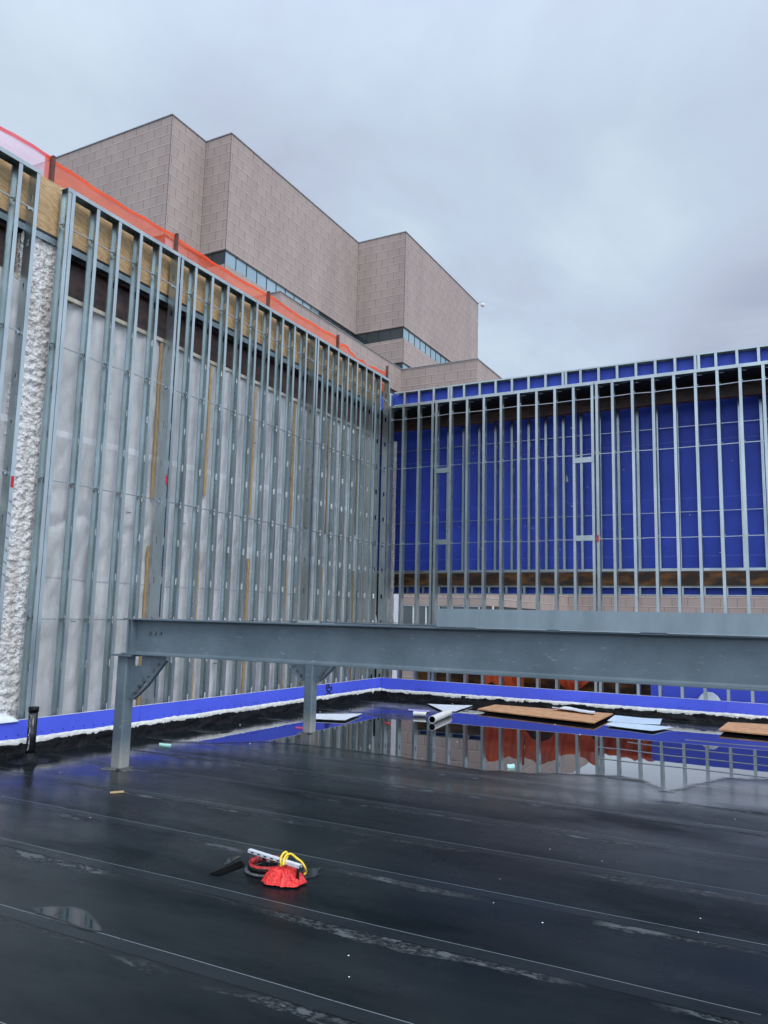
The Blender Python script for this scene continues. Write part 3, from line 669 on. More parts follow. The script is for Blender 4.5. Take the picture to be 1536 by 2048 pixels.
for (y, za, zb, w) in ((8.80,3.52,6.0,.05),(9.98,3.75,5.98,.05),(11.22,3.57,5.96,.045),(12.50,3.53,5.98,.05),(7.72,3.5,5.4,.028),(13.8,3.5,5.98,.045),(15.05,3.6,5.98,.045),
        (8.79,.1,2.78,.05),(9.93,.1,2.79,.045),(11.25,.1,2.78,.045),(12.44,.1,2.84,.045),(7.70,.1,2.69,.022),(13.7,.1,2.8,.04),(15.0,.1,2.8,.04)):
    b_ = MB().box((-8.79, y-w/2, za), (-8.765, y+w/2, zb)); b_.build('batten', BATTEN, ds)
MB().box((-8.80, 6.91, 6.02), (-8.76, 15.86, 6.075)).build('top_batten', BATTEN_W, ds)
pm = MB()
for k in range(6): pm.box((0, .016*k, 0), (.002, .016*k+.011, .010+.004*(k % 2)))
pm = pm.mesh('print', INK)
for i in range(30):
    y = 7.15+.585*i*.5+random.uniform(-.05, .05); z = (3.22, 1.62, 4.9, .95)[i % 4]+random.uniform(-.02, .02)
    if y < 15.6: inst('print', pm, ds, (-8.765, y, z))
ds2 = thing('dust_sheet', 'grey plastic dust sheet hung behind the nearest studs at the left edge', 'sheeting', (-8.8, 2, 0), 'grey dust sheets behind the left studs')
sheet(1.5, 6.24, .02, 6.02, -8.76, 1.2, 20).build('sheet', TARP, ds2, True)
MB().box((-8.80, 1.5, 6.0), (-8.75, 6.19, 6.06)).build('top_batten', BATTEN_W, ds2)
# bunched sheet on the curb at the far left
def fn(u, v):
    y = 4.9+1.62*u; h = (.02+.17*math.sin(math.pi*min(1, max(0, u))**1.0)**.6*(.35+.65*u))
    t = v*math.pi; return (-8.56+.10*math.cos(t)+.02*nz(y*6, v*3, 0), y, .43+h*math.sin(t)*(1+.35*nz(y*5, v*4, 2)))
tag(MB().grid(fn, 60, 16).build('plastic_sheet', WHITESHEET, None, True), 'white plastic sheeting bunched on top of the blue curb at the left edge', 'sheet')

# safety netting on the old parapet
def netting(name, lab, y0, y1, zt, zb, x, m, hem=None, lean=0, sag=.03, droop=None):
    t = thing(name, lab, 'netting', (x, y0, zb), 'netting runs on the left parapet')
    def fn(u, v):
        y = y0+(y1-y0)*u; top = zt - sag*math.sin(math.pi*u)
        if droop: top -= droop(u)
        z = zb+(top-zb)*v; return (x+lean*v+.02*nz(y*2, z*3, 1)+.012*math.sin(y*9+z*4), y, z)
    ne = MB().grid(fn, int((y1-y0)/.06), 10).build('net', m, t, True)
    if 1:
        def fh(u, v):
            y, = (y0+(y1-y0)*u,); q = fn(u, 1); return (q[0]+.012, y, q[2]-.055*(1-v)-.01*nz(y*5, 0, 0))
        MB().grid(fh, int((y1-y0)/.06), 3).build('hem', hem or NET_HEM, ne, True)
    return t
XN = -9.02
PY = [4.25, 6.72, 9.18, 11.75, 14.36, 16.74]
netting('safety_net', 'faded pink netting over the nearest stud panel at the left edge', 1.8, 6.72, 8.07, 7.37, XN, NET_PINK, hem=NET_PINK_HEM)
netting('safety_net', 'translucent orange netting between the two nearest rusty posts', 6.62, 9.18, 8.04, 7.37, XN+.01, NET, sag=.035)
netting('safety_net', 'translucent orange netting between the second and third rusty posts', 9.18, 11.75, 8.03, 7.37, XN+.01, NET, sag=.045)
netting('safety_net', 'translucent orange netting between the third and fourth rusty posts', 11.75, 14.36, 8.03, 7.37, XN+.01, NET, sag=.04)
netting('safety_net', 'crumpled orange netting sagging towards the far corner post', 14.36, 16.72, 8.0, 7.37, XN+.01, NET, sag=.05,
        droop=lambda u: .17*u*(1.25-u)*2 + .08*nz(u*9, 0, 0))
for i, y in enumerate(PY):
    lab = ['rusty post at the left edge behind the pink netting', 'rusty post where the pink and the orange netting meet', 'rusty netting post second from the left against the beige tower',
           'rusty netting post in front of the small ledge of the beige tower', 'rusty netting post fourth from the left on the parapet', 'rusty netting post at the far corner of the parapet'][i]
    t = thing('net_post', lab, 'post', (XN, y, 7.0), 'rusty posts along the left parapet')
    sh_ = MB().box((XN+.012, y-.028, 7.0), (XN+.062, y+.028, 8.05)).build('shaft', POST, t)
    MB().box((XN+.008, y-.02, 8.05), (XN+.066, y+.022, 8.064)).build('cap', POST, sh_)

# ------------------------------------------------------------------ curbs
def curb(label, axis, a0, a1, mark_gap):
    t = thing('roof_curb', label, 'curb', ((XB, a0, 0) if axis == 'y' else (a0, YB, 0)), 'blue curbs around the roof')
    def P(a, d, z): return (XB+d, a, z) if axis == 'y' else (a, YB-d, z)
    def bxx(b, a, c, d0, d1, z0, z1):
        p, q = P(a, d0, z0), P(c, d1, z1); b.box(tuple(map(min, p, q)), tuple(map(max, p, q))); return b
    ztop = lambda a: .443 if axis == 'y' else .443-.035*(a-XB)/8
    # board sheets 2.4 m long
    n = int((a1-a0)/2.44)+1
    for i in range(n):
        c = max(a0, a1-(i+1)*2.44); d = a1-i*2.44-.004
        if d <= c: continue
        b = MB(); zt = (ztop(c), ztop(d))
        P4 = [P(c, 0, .12), P(d, 0, .12), P(d, 0, zt[1]), P(c, 0, zt[0])]; Q4 = [P(c, -.016, .12), P(d, -.016, .12), P(d, -.016, zt[1]), P(c, -.016, zt[0])]
        b.quad(*P4); b.quad(*Q4[::-1]); b.quad(P4[3], P4[2], Q4[2], Q4[3]); b.quad(P4[0], P4[3], Q4[3], Q4[0]); b.quad(P4[1], P4[2], Q4[2], Q4[1])
        b.build('board', BOARD, t)
    b = MB(); p, q = P(a0, -.0165, .43), P(a1, -.0015, .43)
    b.quad(P(a0, -.016, ztop(a0)+.002), P(a1, -.016, ztop(a1)+.002), P(a1, .0005, ztop(a1)+.002), P(a0, .0005, ztop(a0)+.002))
    b.quad(P(a0, .0008, ztop(a0)+.002), P(a1, .0008, ztop(a1)+.002), P(a1, .0008, ztop(a1)-.004), P(a0, .0008, ztop(a0)-.004))
    b.build('board_edge', BOARD_EDGE, t)
    # torn white flashing
    nn = int((a1-a0)/.02); b = MB()
    def wt(a, v):
        zt_ = .222+.012*nz(a*2, 1, 0)+.010*nz(a*11, 2, 0); zb = .150+.016*nz(a*1.3, 5, 0)+.016*nz(a*9, 6, 0)+.022*nz(a*31, 7, 0)
        dr = max(0, nz(a*4.1, 8, 0)-.42)*.25; zb -= dr
        if axis == 'x': zt_ -= .02; zb -= .025
        z = zb+(zt_-zb)*v; bul = .008+.007*math.sin(math.pi*v)+.008*nz(a*14, v*3, 3)
        return P(a, bul, z)
    b.grid(lambda u, v: wt(a0+(a1-a0)*u, v), nn, 5); b.build('flashing', WHITE_MEMB, t, True)
    # black base, lumpy torched membrane
    def bs(a, v):
        z = .185*v; d = .006+.022*(1-v)**1.6+.010*nz(a*3.0, v*2, 0)+.006*nz(a*13, v*6, 2)+(.02*max(0, nz(a*5, 3, v*2)))
        if v > .99: d = -.004
        return P(a, d, max(.0, z-(.02 if v == 0 else 0)))
    b = MB().grid(lambda u, v: bs(a0+(a1-a0)*u, v), nn, 9); b.build('base', BITUMEN, t, True)
    # printed and nailed marks
    b = MB(); a = a0+.1; k = 0
    while a < a1-.05:
        z = .262+.006*nz(a*2, 0, 0)-(.02 if axis == 'x' else 0)
        if k % 9 == 4:
            for j in range(9): bxx(b, a+.014*j, a+.014*j+.009, .0008, .0016, z-.002, z+.006)
        else:
            for s_ in (1, -1):
                p, q = P(a-.007, .0012, z-.009*s_), P(a+.007, .0012, z+.009*s_); b.bar(p, q, .005, .0015)
        a += mark_gap; k += 1
    b.build('nail_mark', INK, t)
    return t
lc = curb('blue curb board with torn white flashing along the left wall, with the letters XP near its far end', 'y', 1.5, YB, .165)
rc = curb('blue curb board with white flashing along the right-hand stud wall', 'x', XB+.02, 6, .20)
# printed letters
def text_mesh(name, s, size, m, extr=.0008, off=0):
    cu = bpy.data.curves.new(name, 'FONT'); cu.body = s; cu.size = size; cu.extrude = extr; cu.offset = off; cu.align_x = 'LEFT'
    tmp = bpy.data.objects.new(name, cu); C.objects.link(tmp); bpy.context.view_layer.update()
    me = bpy.data.meshes.new_from_object(tmp.evaluated_get(bpy.context.evaluated_depsgraph_get())); C.objects.unlink(tmp); bpy.data.objects.remove(tmp)
    me.name = name; me.materials.clear(); me.materials.append(m); return me
pxp = onx(661.5, 1384, XB)
def vert_text(s, size, y, z, parent, off=0, sx=1):
    me = text_mesh('lettering', s, size, INK, off=off); o = bpy.data.objects.new('lettering', me); C.objects.link(o); o.parent = parent
    # local x -> +z, local y -> -y (reads upwards, seen from +x)
    o.matrix_local = Matrix(((0, 0, 1, XB+.0018), (0, -1, 0, y), (1, 0, 0, z), (0, 0, 0, 1))) @ Matrix.Scale(sx, 4, (1, 0, 0))
    o.location = Vector((XB+.0018, y, z)) - Vector(parent.location); return o
vert_text('XP', .30, onx(663, 1384, XB).y, .212, lc, .012, .60)
vert_text('- --- ---- -- ---', .045, pxp.y+.07, .215, lc)

# ------------------------------------------------------------------ dunnage steel
BZ0, BZ1 = 1.292, 1.705
def column(name, lab, xm, ym, grp, label_extra=None, zt=BZ0-.022):
    t = thing(name, lab, 'column', (xm-.076, ym+.076, 0), grp); w = .152
    x0, x1, y0, y1 = xm-w, xm, ym, ym+w; r = .02
    poly = []
    for cx, cy_, a in ((x1-r, y0+r, -90), (x1-r, y1-r, 0), (x0+r, y1-r, 90), (x0+r, y0+r, 180)):
        for k in range(4): poly.append((cx+r*math.cos(R(a+30*k)), cy_+r*math.sin(R(a+30*k))))
    MB().prism(poly, 2, 0, zt).build('shaft', BEAM, t)
    MB().box((x0-.06, y0-.05, zt+.001), (x1+.10, y1+.05, zt+.02)).build('cap_plate', BEAM, t)
    # torched membrane collar
    def fn(u, v):
        a = u*2*math.pi; rr = .088+.085*v*max(.05, .55+1.9*nz(math.cos(a)*1.3, math.sin(a)*1.3, xm+3))+.02*nz(math.cos(a)*3, math.sin(a)*3, xm)*v
        sq = 1/max(abs(math.cos(a)), abs(math.sin(a)))**.6
        return (xm-w/2+rr*sq*math.cos(a)*1.05, ym+w/2+rr*sq*math.sin(a), .018*(1-v)**1.5+.002)
    MB().grid(fn, 32, 6).build('collar', SILT2, t, True)
    return t, (x0, x1, y0, y1)
c1, e1 = column('steel_column', 'grey steel column under the left end of the front beam, nearest the camera', -6.905, 6.685, 'grey steel columns on the roof')
c2, e2 = column('steel_column', 'farther grey steel column standing in the edge of the puddle', -6.70, 10.29, 'grey steel columns on the roof')
def gusset(t, x, yc, sgn, k_=1.0, wr=.024):
    tp = BZ0-.003; q = lambda pts: [(x+sgn*a*k_, tp-b*k_) for a, b in pts]
    MB().prism(q([(0, .125), (.17, .125), (.20, .165), (.285, .245), (.075, .50), (0, .50)]), 1, yc-.006, yc+.006).build('gusset_plate', BEAM, t)
    g2 = MB().prism(q([(.175, 0), (.54, 0), (.54, .045), (.285, .325), (.175, .165)]), 1, yc-.020, yc-.007).build('gusset_plate', BEAM, t)
    MB().prism(q([(.535, .05), (.545, .055), (.29, .338), (.08, .51), (.07, .50), (.28, .328)]), 1, yc-wr, yc+wr).build('gusset_rib', BEAM, g2)
    for k in range(6):
        px_ = x+sgn*(.10+.068*k)*k_; pz = tp-(.42-.066*k)*k_
        MB().tube([(px_, yc-.040, pz), (px_, yc-.020, pz)], .017*k_**.5, 6).build('bolt', BOLT, g2)
        MB().tube([(px_, yc-.022, pz), (px_, yc-.018, pz)], .024*k_**.5, 14).build('washer', BOLT, g2)
gusset(c1, e1[1], e1[2]+.076, 1)
gusset(c2, e2[1], e2[2]+.076, 1, 1, .05); gusset(c2, e2[0], e2[2]+.076, -1, 1, .05)
fb = thing('steel_beam', 'grey primed steel beam crossing the picture in front, resting on the nearest column', 'steel beam', (-6.97, 6.755, BZ0), 'grey steel beams over the roof')
yc = 6.76; x0 = -6.975; x1 = 3.2; fw = .20
MB().box((x0, yc-fw/2, BZ0), (x1, yc+fw/2, BZ0+.017)).build('flange', BEAM, fb, bevel=.002)
MB().box((x0, yc-fw/2, BZ1-.017), (x1, yc+fw/2, BZ1)).build('flange', BEAM, fb, bevel=.002)
b = MB().box((x0+.001, yc-.006, BZ0+.0175), (x1, yc+.006, BZ1-.0175))
def fil(s, zf, sg):
    pts = [(yc+s*.006, zf), (yc+s*.028, zf), (yc+s*.014, zf+sg*.006), (yc+s*.006, zf+sg*.022)]; b.prism(pts, 0, x0+.001, x1)
for s_ in (1, -1): fil(s_, BZ0+.0172, 1); fil(s_, BZ1-.0172, -1)
b.build('web', BEAM, fb)
MB().box((x0+.125, yc-fw/2+.006, BZ0+.018), (x0+.137, yc-.0065, BZ1-.018)).build('stiffener', BEAM, fb)
for k in range(3):
    p = ony(301+10.5*k, 1266, yc-.006); MB().tube([(p.x, yc-.030, p.z), (p.x, yc-.006, p.z)], .019, 6).build('bolt', BOLT, fb)
b2 = thing('steel_beam', 'second grey steel beam, hidden behind the front beam above the farther column', 'steel beam', (-7.3, 10.37, BZ0), 'grey steel beams over the roof')
yc2 = 10.366
MB().box((-7.2, yc2-.09, BZ0), (3.2, yc2+.09, BZ0+.017)).build('flange', BEAM, b2)
MB().box((-7.2, yc2-.09, BZ1-.027), (3.2, yc2+.09, BZ1-.01)).build('flange', BEAM, b2)
MB().box((-7.19, yc2-.005, BZ0+.0175), (3.2, yc2+.005, BZ1-.0275)).build('web', BEAM, b2)
# galvanized track on the beam
tk = thing('metal_track', 'long galvanized channel lying on its side on top of the front beam, right half', 'metal track', (-2.99, 6.63, BZ1))
TF = yc-fw/2-.012
MB().box((-2.99, TF, BZ1+.003), (3.2, TF+.003, BZ1+.168)).build('face', ZINC_OLD, tk)
MB().box((-2.99, TF+.003, BZ1+.164), (3.2, TF+.065, BZ1+.168)).build('leg', ZINC, tk)
MB().box((-2.99, TF+.0031, BZ1+.003), (3.2, TF+.065, BZ1+.007)).build('leg', ZINC, tk)
lip = MB(); a = -2.6
while a < 3:
    w = random.uniform(.5, 1.3); lip.box((a, TF-.004, BZ1-.003), (a+w, TF-.0005, BZ1+.003)); a += w+random.uniform(.05, .25)
lip.build('bent_lip', ZINC, tk)
ms_ = thing('metal_scrap', 'short piece of galvanized channel lying on the front beam above the farther column', 'metal scrap', tuple(ony(620, 1243, yc)))
p = ony(595, 1243, yc-.03); q = ony(642, 1244, yc-.03)
MB().box((p.x, yc-.06, BZ1+.001), (q.x, yc+.0, BZ1+.004)).box((p.x+.02, yc-.06, BZ1+.004), (q.x, yc-.057, BZ1+.028)).build('channel', ZINC, ms_)
MB().box((q.x+.01, yc-.03, BZ1+.001), (q.x+.14, yc+.0, BZ1+.006)).build('strip', ZINC_OLD, ms_)

# ------------------------------------------------------------------ vent pipe
pc = onz(59, 1523); vp = thing('vent_pipe', 'short black vent pipe with white lettering standing by the blue curb at the left', 'pipe', (pc.x, pc.y, 0))
def cyl(cx, cy_, r, z0, z1, k=28): return MB().tube([(cx, cy_, z0), (cx, cy_, z1)], r, k)
vs_ = cyl(pc.x, pc.y, .052, 0, .60).build('shaft', BLACKPIPE, vp, True)
cyl(pc.x, pc.y, .059, .575, .63).build('collar', BITUMEN, vs_, True)
def fn(u, v):
    a = u*2*math.pi; rr = .062+.16*v**1.4+.025*v*nz(math.cos(a)*4, math.sin(a)*4, 1)
    return (pc.x+rr*math.cos(a), pc.y+rr*math.sin(a), .10*(1-v)**2.5+.002+.006*nz(a*4, v*6, 0)*(1-v))
MB().grid(fn, 40, 10).build('flashing', BITUMEN, vp, True)
b = MB(); random.seed(3); z = .14
view = math.atan2(-pc.y, -pc.x)
while z < .55:
    hgt = random.choice((.008, .012, .016)); a = view-.55
    for s_ in range(random.choice((1, 2, 2, 3))):
        da = random.uniform(-.17, .17); zz = z+random.uniform(0, hgt*.6)
        c_ = Vector((pc.x+.0525*math.cos(a+da), pc.y+.0525*math.sin(a+da), zz)); d_ = Vector((-math.sin(a), math.cos(a), random.uniform(-.7, .7)))*.006
        if s_ % 2: d_ = Vector((0, 0, .006))
        b.bar(c_-d_, c_+d_, .0028, .0028)
    z += hgt+.006
b.build('lettering', WHITE_MEMB, vs_)

# ------------------------------------------------------------------ roof drain with rag, rope and slotted channel
dc = onz(536, 1742); rd = thing('roof_drain', 'round roof drain with a red rim set in the membrane', 'drain', (dc.x, dc.y, 0))
MB().ring((dc.x, dc.y), .105, .162, .005, .017, 40).build('clamp_ring', SILT2, rd, True)
rm = MB().ring((dc.x, dc.y), .128, .136, .022, .064, 40).build('rim', REDWORN, rd, True)
MB().ring((dc.x, dc.y), .1285, .1355, .065, .067, 40).build('rim_edge', REDRAG, rm, True)
MB().ring((dc.x, dc.y), .137, .142, .022, .052, 40).build('rim_band', BITUMEN, rm, True)
MB().tube([(dc.x, dc.y, .006), (dc.x, dc.y, .012)], .124, 32).build('bowl', HOLE, rd)
b = MB()
for k in range(8):
    a = k*math.pi/4; b.bar((dc.x+.02*math.cos(a), dc.y+.02*math.sin(a), .05), (dc.x+.115*math.cos(a), dc.y+.115*math.sin(a), .016), .008)
b.tube([(dc.x, dc.y, .04), (dc.x, dc.y, .062)], .024, 12); b.build('strainer', BITUMEN, rd)
MB().tube([(dc.x, dc.y, .062), (dc.x, dc.y, .072)], .012, 6).build('bolt', BOLT, rd)
sq = [onz(x, y, .006) for x, y in ((417,1748),(440,1750),(490,1730),(482,1721))]
MB().quad(*sq).build('sump_shadow', HOLE, rd)  # flat black patch drawn for the shadow gap at the sump corner
# slotted channel across the drain
A = onz(499, 1698, .15); B = onz(601, 1730, .13)
A = Vector((A.x, A.y, .15)); B = Vector((B.x, B.y, .13))
ch = thing('slotted_channel', 'short bright slotted metal channel laid across the roof drain', 'metal channel', tuple(A))
dv = (B-A).normalized(); sd = dv.cross(Vector((0, 0, 1))).normalized()
b = MB().bar(A, B, .030, .003)
b.bar(A+sd*.015-Vector((0, 0, .010)), B+sd*.015-Vector((0, 0, .010)), .003, .020); b.bar(A-sd*.015-Vector((0, 0, .010)), B-sd*.015-Vector((0, 0, .010)), .003, .020)
chp = b.build('channel', ALU, ch)
for k in range(5):
    p = A+dv*(.03+.06*k)+sd*.0172-Vector((0, 0, .011)); MB().bar(p, p+dv*.025, .001, .008).build('slot', HOLE, chp)
MB().tube([A-Vector((0, 0, .02))+dv*.14, A+dv*.14-Vector((0, 0, .062))], .012, 8).build('foot', BITUMEN, ch)
MB().tube([B-Vector((0, 0, .02))-dv*.02, Vector((B.x, B.y, .01))-dv*.02], .010, 8).build('foot', BITUMEN, ch)
rg = onz(567, 1748, .05)
def fn(u, v):
    a = u*2*math.pi; r_ = v; n1 = nz(math.cos(a)*1.6+3, math.sin(a)*1.6, 1)
    q3 = Vector((math.cos(a)*r_*3.2, math.sin(a)*r_*3.2, 2.0))
    fold = noise.ridged_multi_fractal(q3, .9, 2.1, 4, 1.0, 2.0, noise_basis='PERLIN_ORIGINAL')
    rr = (.145+.045*n1+.018*nz(math.cos(a)*6, math.sin(a)*6, 7))*r_
    z = .058*(1-r_**2.8)+.034*(fold-.8)*(1-.35*r_)*min(1, (1-r_)*5+.25)+.010
    return (rg.x+rr*1.08*math.cos(a), rg.y+rr*.85*math.sin(a), max(.008, z))
rag = MB().grid(fn, 90, 30).build('rag', REDRAG, None, False); tag(rag, 'crumpled red rag draped over the edge of the roof drain', 'rag')
K = onz(566, 1717, .14)
rp = [onz(x, y, z) for x, y, z in ((563,1733,.10),(561,1720,.14),(565,1709,.17),(572,1704,.18),(575,1712,.15),(570,1722,.13),(566,1730,.12),(571,1712,.16),(582,1708,.16),(594,1717,.15),(603,1724,.13),(610,1735,.10),(612,1744,.06),(608,1749,.05))]
def smooth_path(P, n=6):
    out = []
    for i in range(len(P)-1):
        p0, p1_, p2_, p3_ = P[max(i-1, 0)], P[i], P[i+1], P[min(i+2, len(P)-1)]
        for k in range(n):
            t = k/n; out.append(.5*((2*p1_)+(-p0+p2_)*t+(2*p0-5*p1_+4*p2_-p3_)*t*t+(-p0+3*p1_-3*p2_+p3_)*t**3))
    return out+[P[-1]]
tag(MB().tube(smooth_path(rp), .0075, 8).build('rope', YELLOW, None, True), 'yellow rope looped over the slotted channel at the roof drain', 'rope')

# ------------------------------------------------------------------ loose things on the roof
def slab(name, pts, z, th, m, lab, cat, group=None, curl=0, seed=1, sub=14):
    P = [onz(x, y, z+th) for x, y in pts]
    o_ = sum(P, Vector())/len(P)
    if len(P) == 4:
        def fn(u, v):
            a = P[0].lerp(P[1], u); c = P[3].lerp(P[2], u); q = a.lerp(c, v)
            return (q.x, q.y, z+th+curl*(nz(q.x*2, q.y*2, seed)+.6)*(abs(u-.5)*2)**2+curl*.3*nz(q.x*6, q.y*6, seed))
        b = MB().grid(fn, sub, sub)
        n = sub; rim = [fn(i/n, 0) for i in range(n)]+[fn(1, i/n) for i in range(n)]+[fn(1-i/n, 1) for i in range(n)]+[fn(0, 1-i/n) for i in range(n)]
        for i in range(len(rim)):
            p, q = rim[i], rim[(i+1) % len(rim)]; b.quad(p, q, (q[0], q[1], max(.0045, q[2]-th-.002)), (p[0], p[1], max(.0045, p[2]-th-.002)))
    else:
        b = MB(); b.prism([(p.x, p.y) for p in P], 2, z, z+th)
    o = b.build(name, m); return tag(o, lab, cat, group)
slab('plywood_sheet', [(990,1409),(1226,1427),(1188,1445),(955,1418)], .05, .018, PLY_WET, 'long wet plywood sheet lying in the puddle near the corner', 'plywood', 'plywood sheets on the roof', .004)
slab('plywood_sheet', [(1456,1444),(1640,1454),(1640,1478),(1437,1459)], .05, .02, PLY_WET, 'plywood sheet lying on the roof at the right edge of the photo', 'plywood', 'plywood sheets on the roof', .004)
slab('foam_sheet', [(632,1428),(724,1427),(690,1440),(622,1437)], .03, .006, WHITESHEET, 'white sheet lying at the edge of the puddle beside the farther column', 'sheet', 'pale sheets on the roof', .008)
slab('foam_sheet', [(855,1408),(945,1411),(912,1422),(886,1422)], .02, .005, WHITESHEET, 'white triangular sheet by the corner left of the long plywood', 'sheet', 'pale sheets on the roof', .008)
slab('foam_sheet', [(1230,1431),(1324,1439),(1320,1449),(1215,1442)], .04, .008, PALEBLUE, 'pale blue sheet right of the long plywood, the farther of two overlapping', 'sheet', 'pale sheets on the roof', .012)
slab('foam_sheet', [(1228,1443),(1345,1454),(1305,1462),(1211,1450)], .028, .005, PALEBLUE, 'pale blue sheet in the puddle, the nearer of two overlapping', 'sheet', 'pale sheets on the roof', .006)
slab('plastic_strip', [(1104,1417),(1128,1415),(1190,1423),(1188,1427)], .085, .02, WHITESHEET, 'white rolled strip of plastic on the long plywood', 'plastic strip', None, .03, 4)
slab('plastic_strip', [(816,1418),(860,1421),(858,1423.5),(817,1420.5)], .012, .008, PURPLE, 'thin lavender strip on the dry patch near the corner', 'plastic strip')
slab('wood_scrap', [(221,1583),(247,1581),(248,1583),(220,1585)], .003, .012, BATTEN, 'small splinter of yellow wood lying right of the vent pipe', 'wood scrap')
slab('foam_scrap', [(319,1486),(343,1488),(341,1492),(318,1489)], .004, .02, MINT, 'mint green foam scrap lying right of the nearest column', 'foam scrap', 'mint green foam scraps', .006)
slab('foam_scrap', [(1014,1529),(1028,1528),(1030,1532),(1015,1533)], .006, .02, MINT, 'mint green foam scrap floating at the near edge of the puddle', 'foam scrap', 'mint green foam scraps', .006)
slab('plastic_scrap', [(591,1453),(606,1454),(606,1457),(592,1456)], .006, .006, PINK, 'pink plastic scrap in the water left of the farther column', 'scrap')
slab('plastic_scrap', [(660,1406),(669,1404),(670,1407),(660,1409)], .006, .012, REDPAINT, 'red scrap at the foot of the left curb below the XP letters', 'scrap')
slab('plastic_scrap', [(768,1444),(780,1446),(782,1449),(770,1446)], .006, .006, REDPAINT, 'thin red scrap in the puddle near its top left edge', 'scrap')
# pipes
def pipe(lab, p, q, r, hollow=True):
    P, Q = Vector(p), Vector(q); t = thing('plastic_pipe', lab, 'pipe', tuple(P), 'white plastic pipe offcuts')
    MB().tube([P, Q], r, 24, caps=False).build('shell', WHITEPIPE, t, True)
    MB().tube([P, Q], r*.88, 24, caps=False).build('inner', HOLE, t, True)
    d = (Q-P).normalized()
    for e in (P, Q):
        n_ = len(MB().v); b = MB(); a = d.cross(Vector((0, 0, 1))).normalized(); c = d.cross(a)
        k = 24; vv = [(a*math.cos(2*math.pi*i/k)+c*math.sin(2*math.pi*i/k)) for i in range(k)]
        for i in range(k): j = (i+1) % k; b.quad(e+vv[i]*r, e+vv[j]*r, e+vv[j]*r*.88, e+vv[i]*r*.88)
        b.build('rim', WHITEPIPE, t)
    return t
r_ = .062
P = onz(864, 1447, 0); Q = onz(896, 1433, 0)
d_ = (Vector((Q.x, Q.y, 0))-Vector((P.x, P.y, 0))).normalized()
pipe('white plastic pipe with an open end lying diagonally in the puddle', (P.x, P.y, r_+.004), (P.x+d_.x*1.15, P.y+d_.y*1.15, r_+.004), r_)
P = onz(827, 1433, 0); Q = onz(853, 1434.5, 0)
pipe('short white pipe offcut lying crosswise left of the longer pipe', (P.x, P.y, .05), (Q.x, Q.y, .05), .045)
# small white crumbs of foam
random.seed(11)
spots = [(1204,1724),(1397,1867),(1085,1848),(987,1808),(1401,1839),(914,1485),(138,1544),(274,1561),(180,1637),(480,1451),(775,1431),(1129,1432),(1048,1534),(1160,1470),(1110,1450),
         (945,1398),(1338,1453),(1355,1455),(697,1914),(698,1957),(951,1407),(1010,1423),(1470,1640),(1500,1600),(560,1520),(735,1520),(1000,1760),(1100,1700),(845,1518),(120,1547),(500,1488),(905,1408),(1300,1452),(1262,1438),(1240,1436),(700,1418),(640,1425)]
for i, (x, y) in enumerate(spots):
    p = onz(x, y); s_ = random.uniform(.003, .0065)*(1 if y > 1500 else 2.4)
    b = MB().grid(lambda u, v: (p.x+s_*(1+.5*nz(u*5, v*5, i))*math.sin(math.pi*v)*math.cos(2*math.pi*u), p.y+s_*(1+.4*nz(u*4, v*3, i+9))*math.sin(math.pi*v)*math.sin(2*math.pi*u), .006+s_*.6*(1+math.cos(math.pi*v))/2), 8, 5)
    o = b.build('foam_crumb', WHITESHEET, None, True); tag(o, 'tiny white crumb of foam scattered on the wet roof', 'foam crumb', 'white foam crumbs scattered on the roof')

# ------------------------------------------------------------------ big building beyond
ob = thing('office_tower', 'large windowless beige stone-panelled building with stepped corners rising behind the left wall', 'building', (-30, 40, -9))
ZT = 30.0
xa, ya, xc, yb, xe, yd, yf = -30.56, 30.32, -28.62, 33.2, -24.62, 48.26, 62.9
W1, W0 = 22.73, 21.83       # upper window band
V1, V0 = 20.05, 19.1        # lower window band
def stack(poly, z0, z1, name, m, par, inset=0):
    return MB().prism(poly, 2, z0, z1).build(name, m, par)
base = [(-60, ya), (xa, ya), (xa, yb), (xc, yb), (xc, yd), (xe, yd), (xe, yf), (-60, yf)]
ins = .12
core = [(-60, ya+ins), (xa-ins, ya+ins), (xa-ins, yb+ins), (xc-ins, yb+ins), (xc-ins, yd+ins), (xe-ins, yd+ins), (xe-ins, yf-ins), (-60, yf-ins)]
stack(base, W1, ZT-.06, 'wall', PANELS, ob); stack(base, V1, W0, 'wall', PANELS, ob); stack(base, -9, V0, 'wall', PANELS, ob)
g_ = .08
def off(poly, d):   # coping slightly proud
    return [(x+(d if i not in (0, 7) else 0), y-(d if i not in (6, 7) else -d)) for i, (x, y) in enumerate(poly)]
stack(off(base, .05), ZT-.06, ZT, 'coping', COPING, ob)
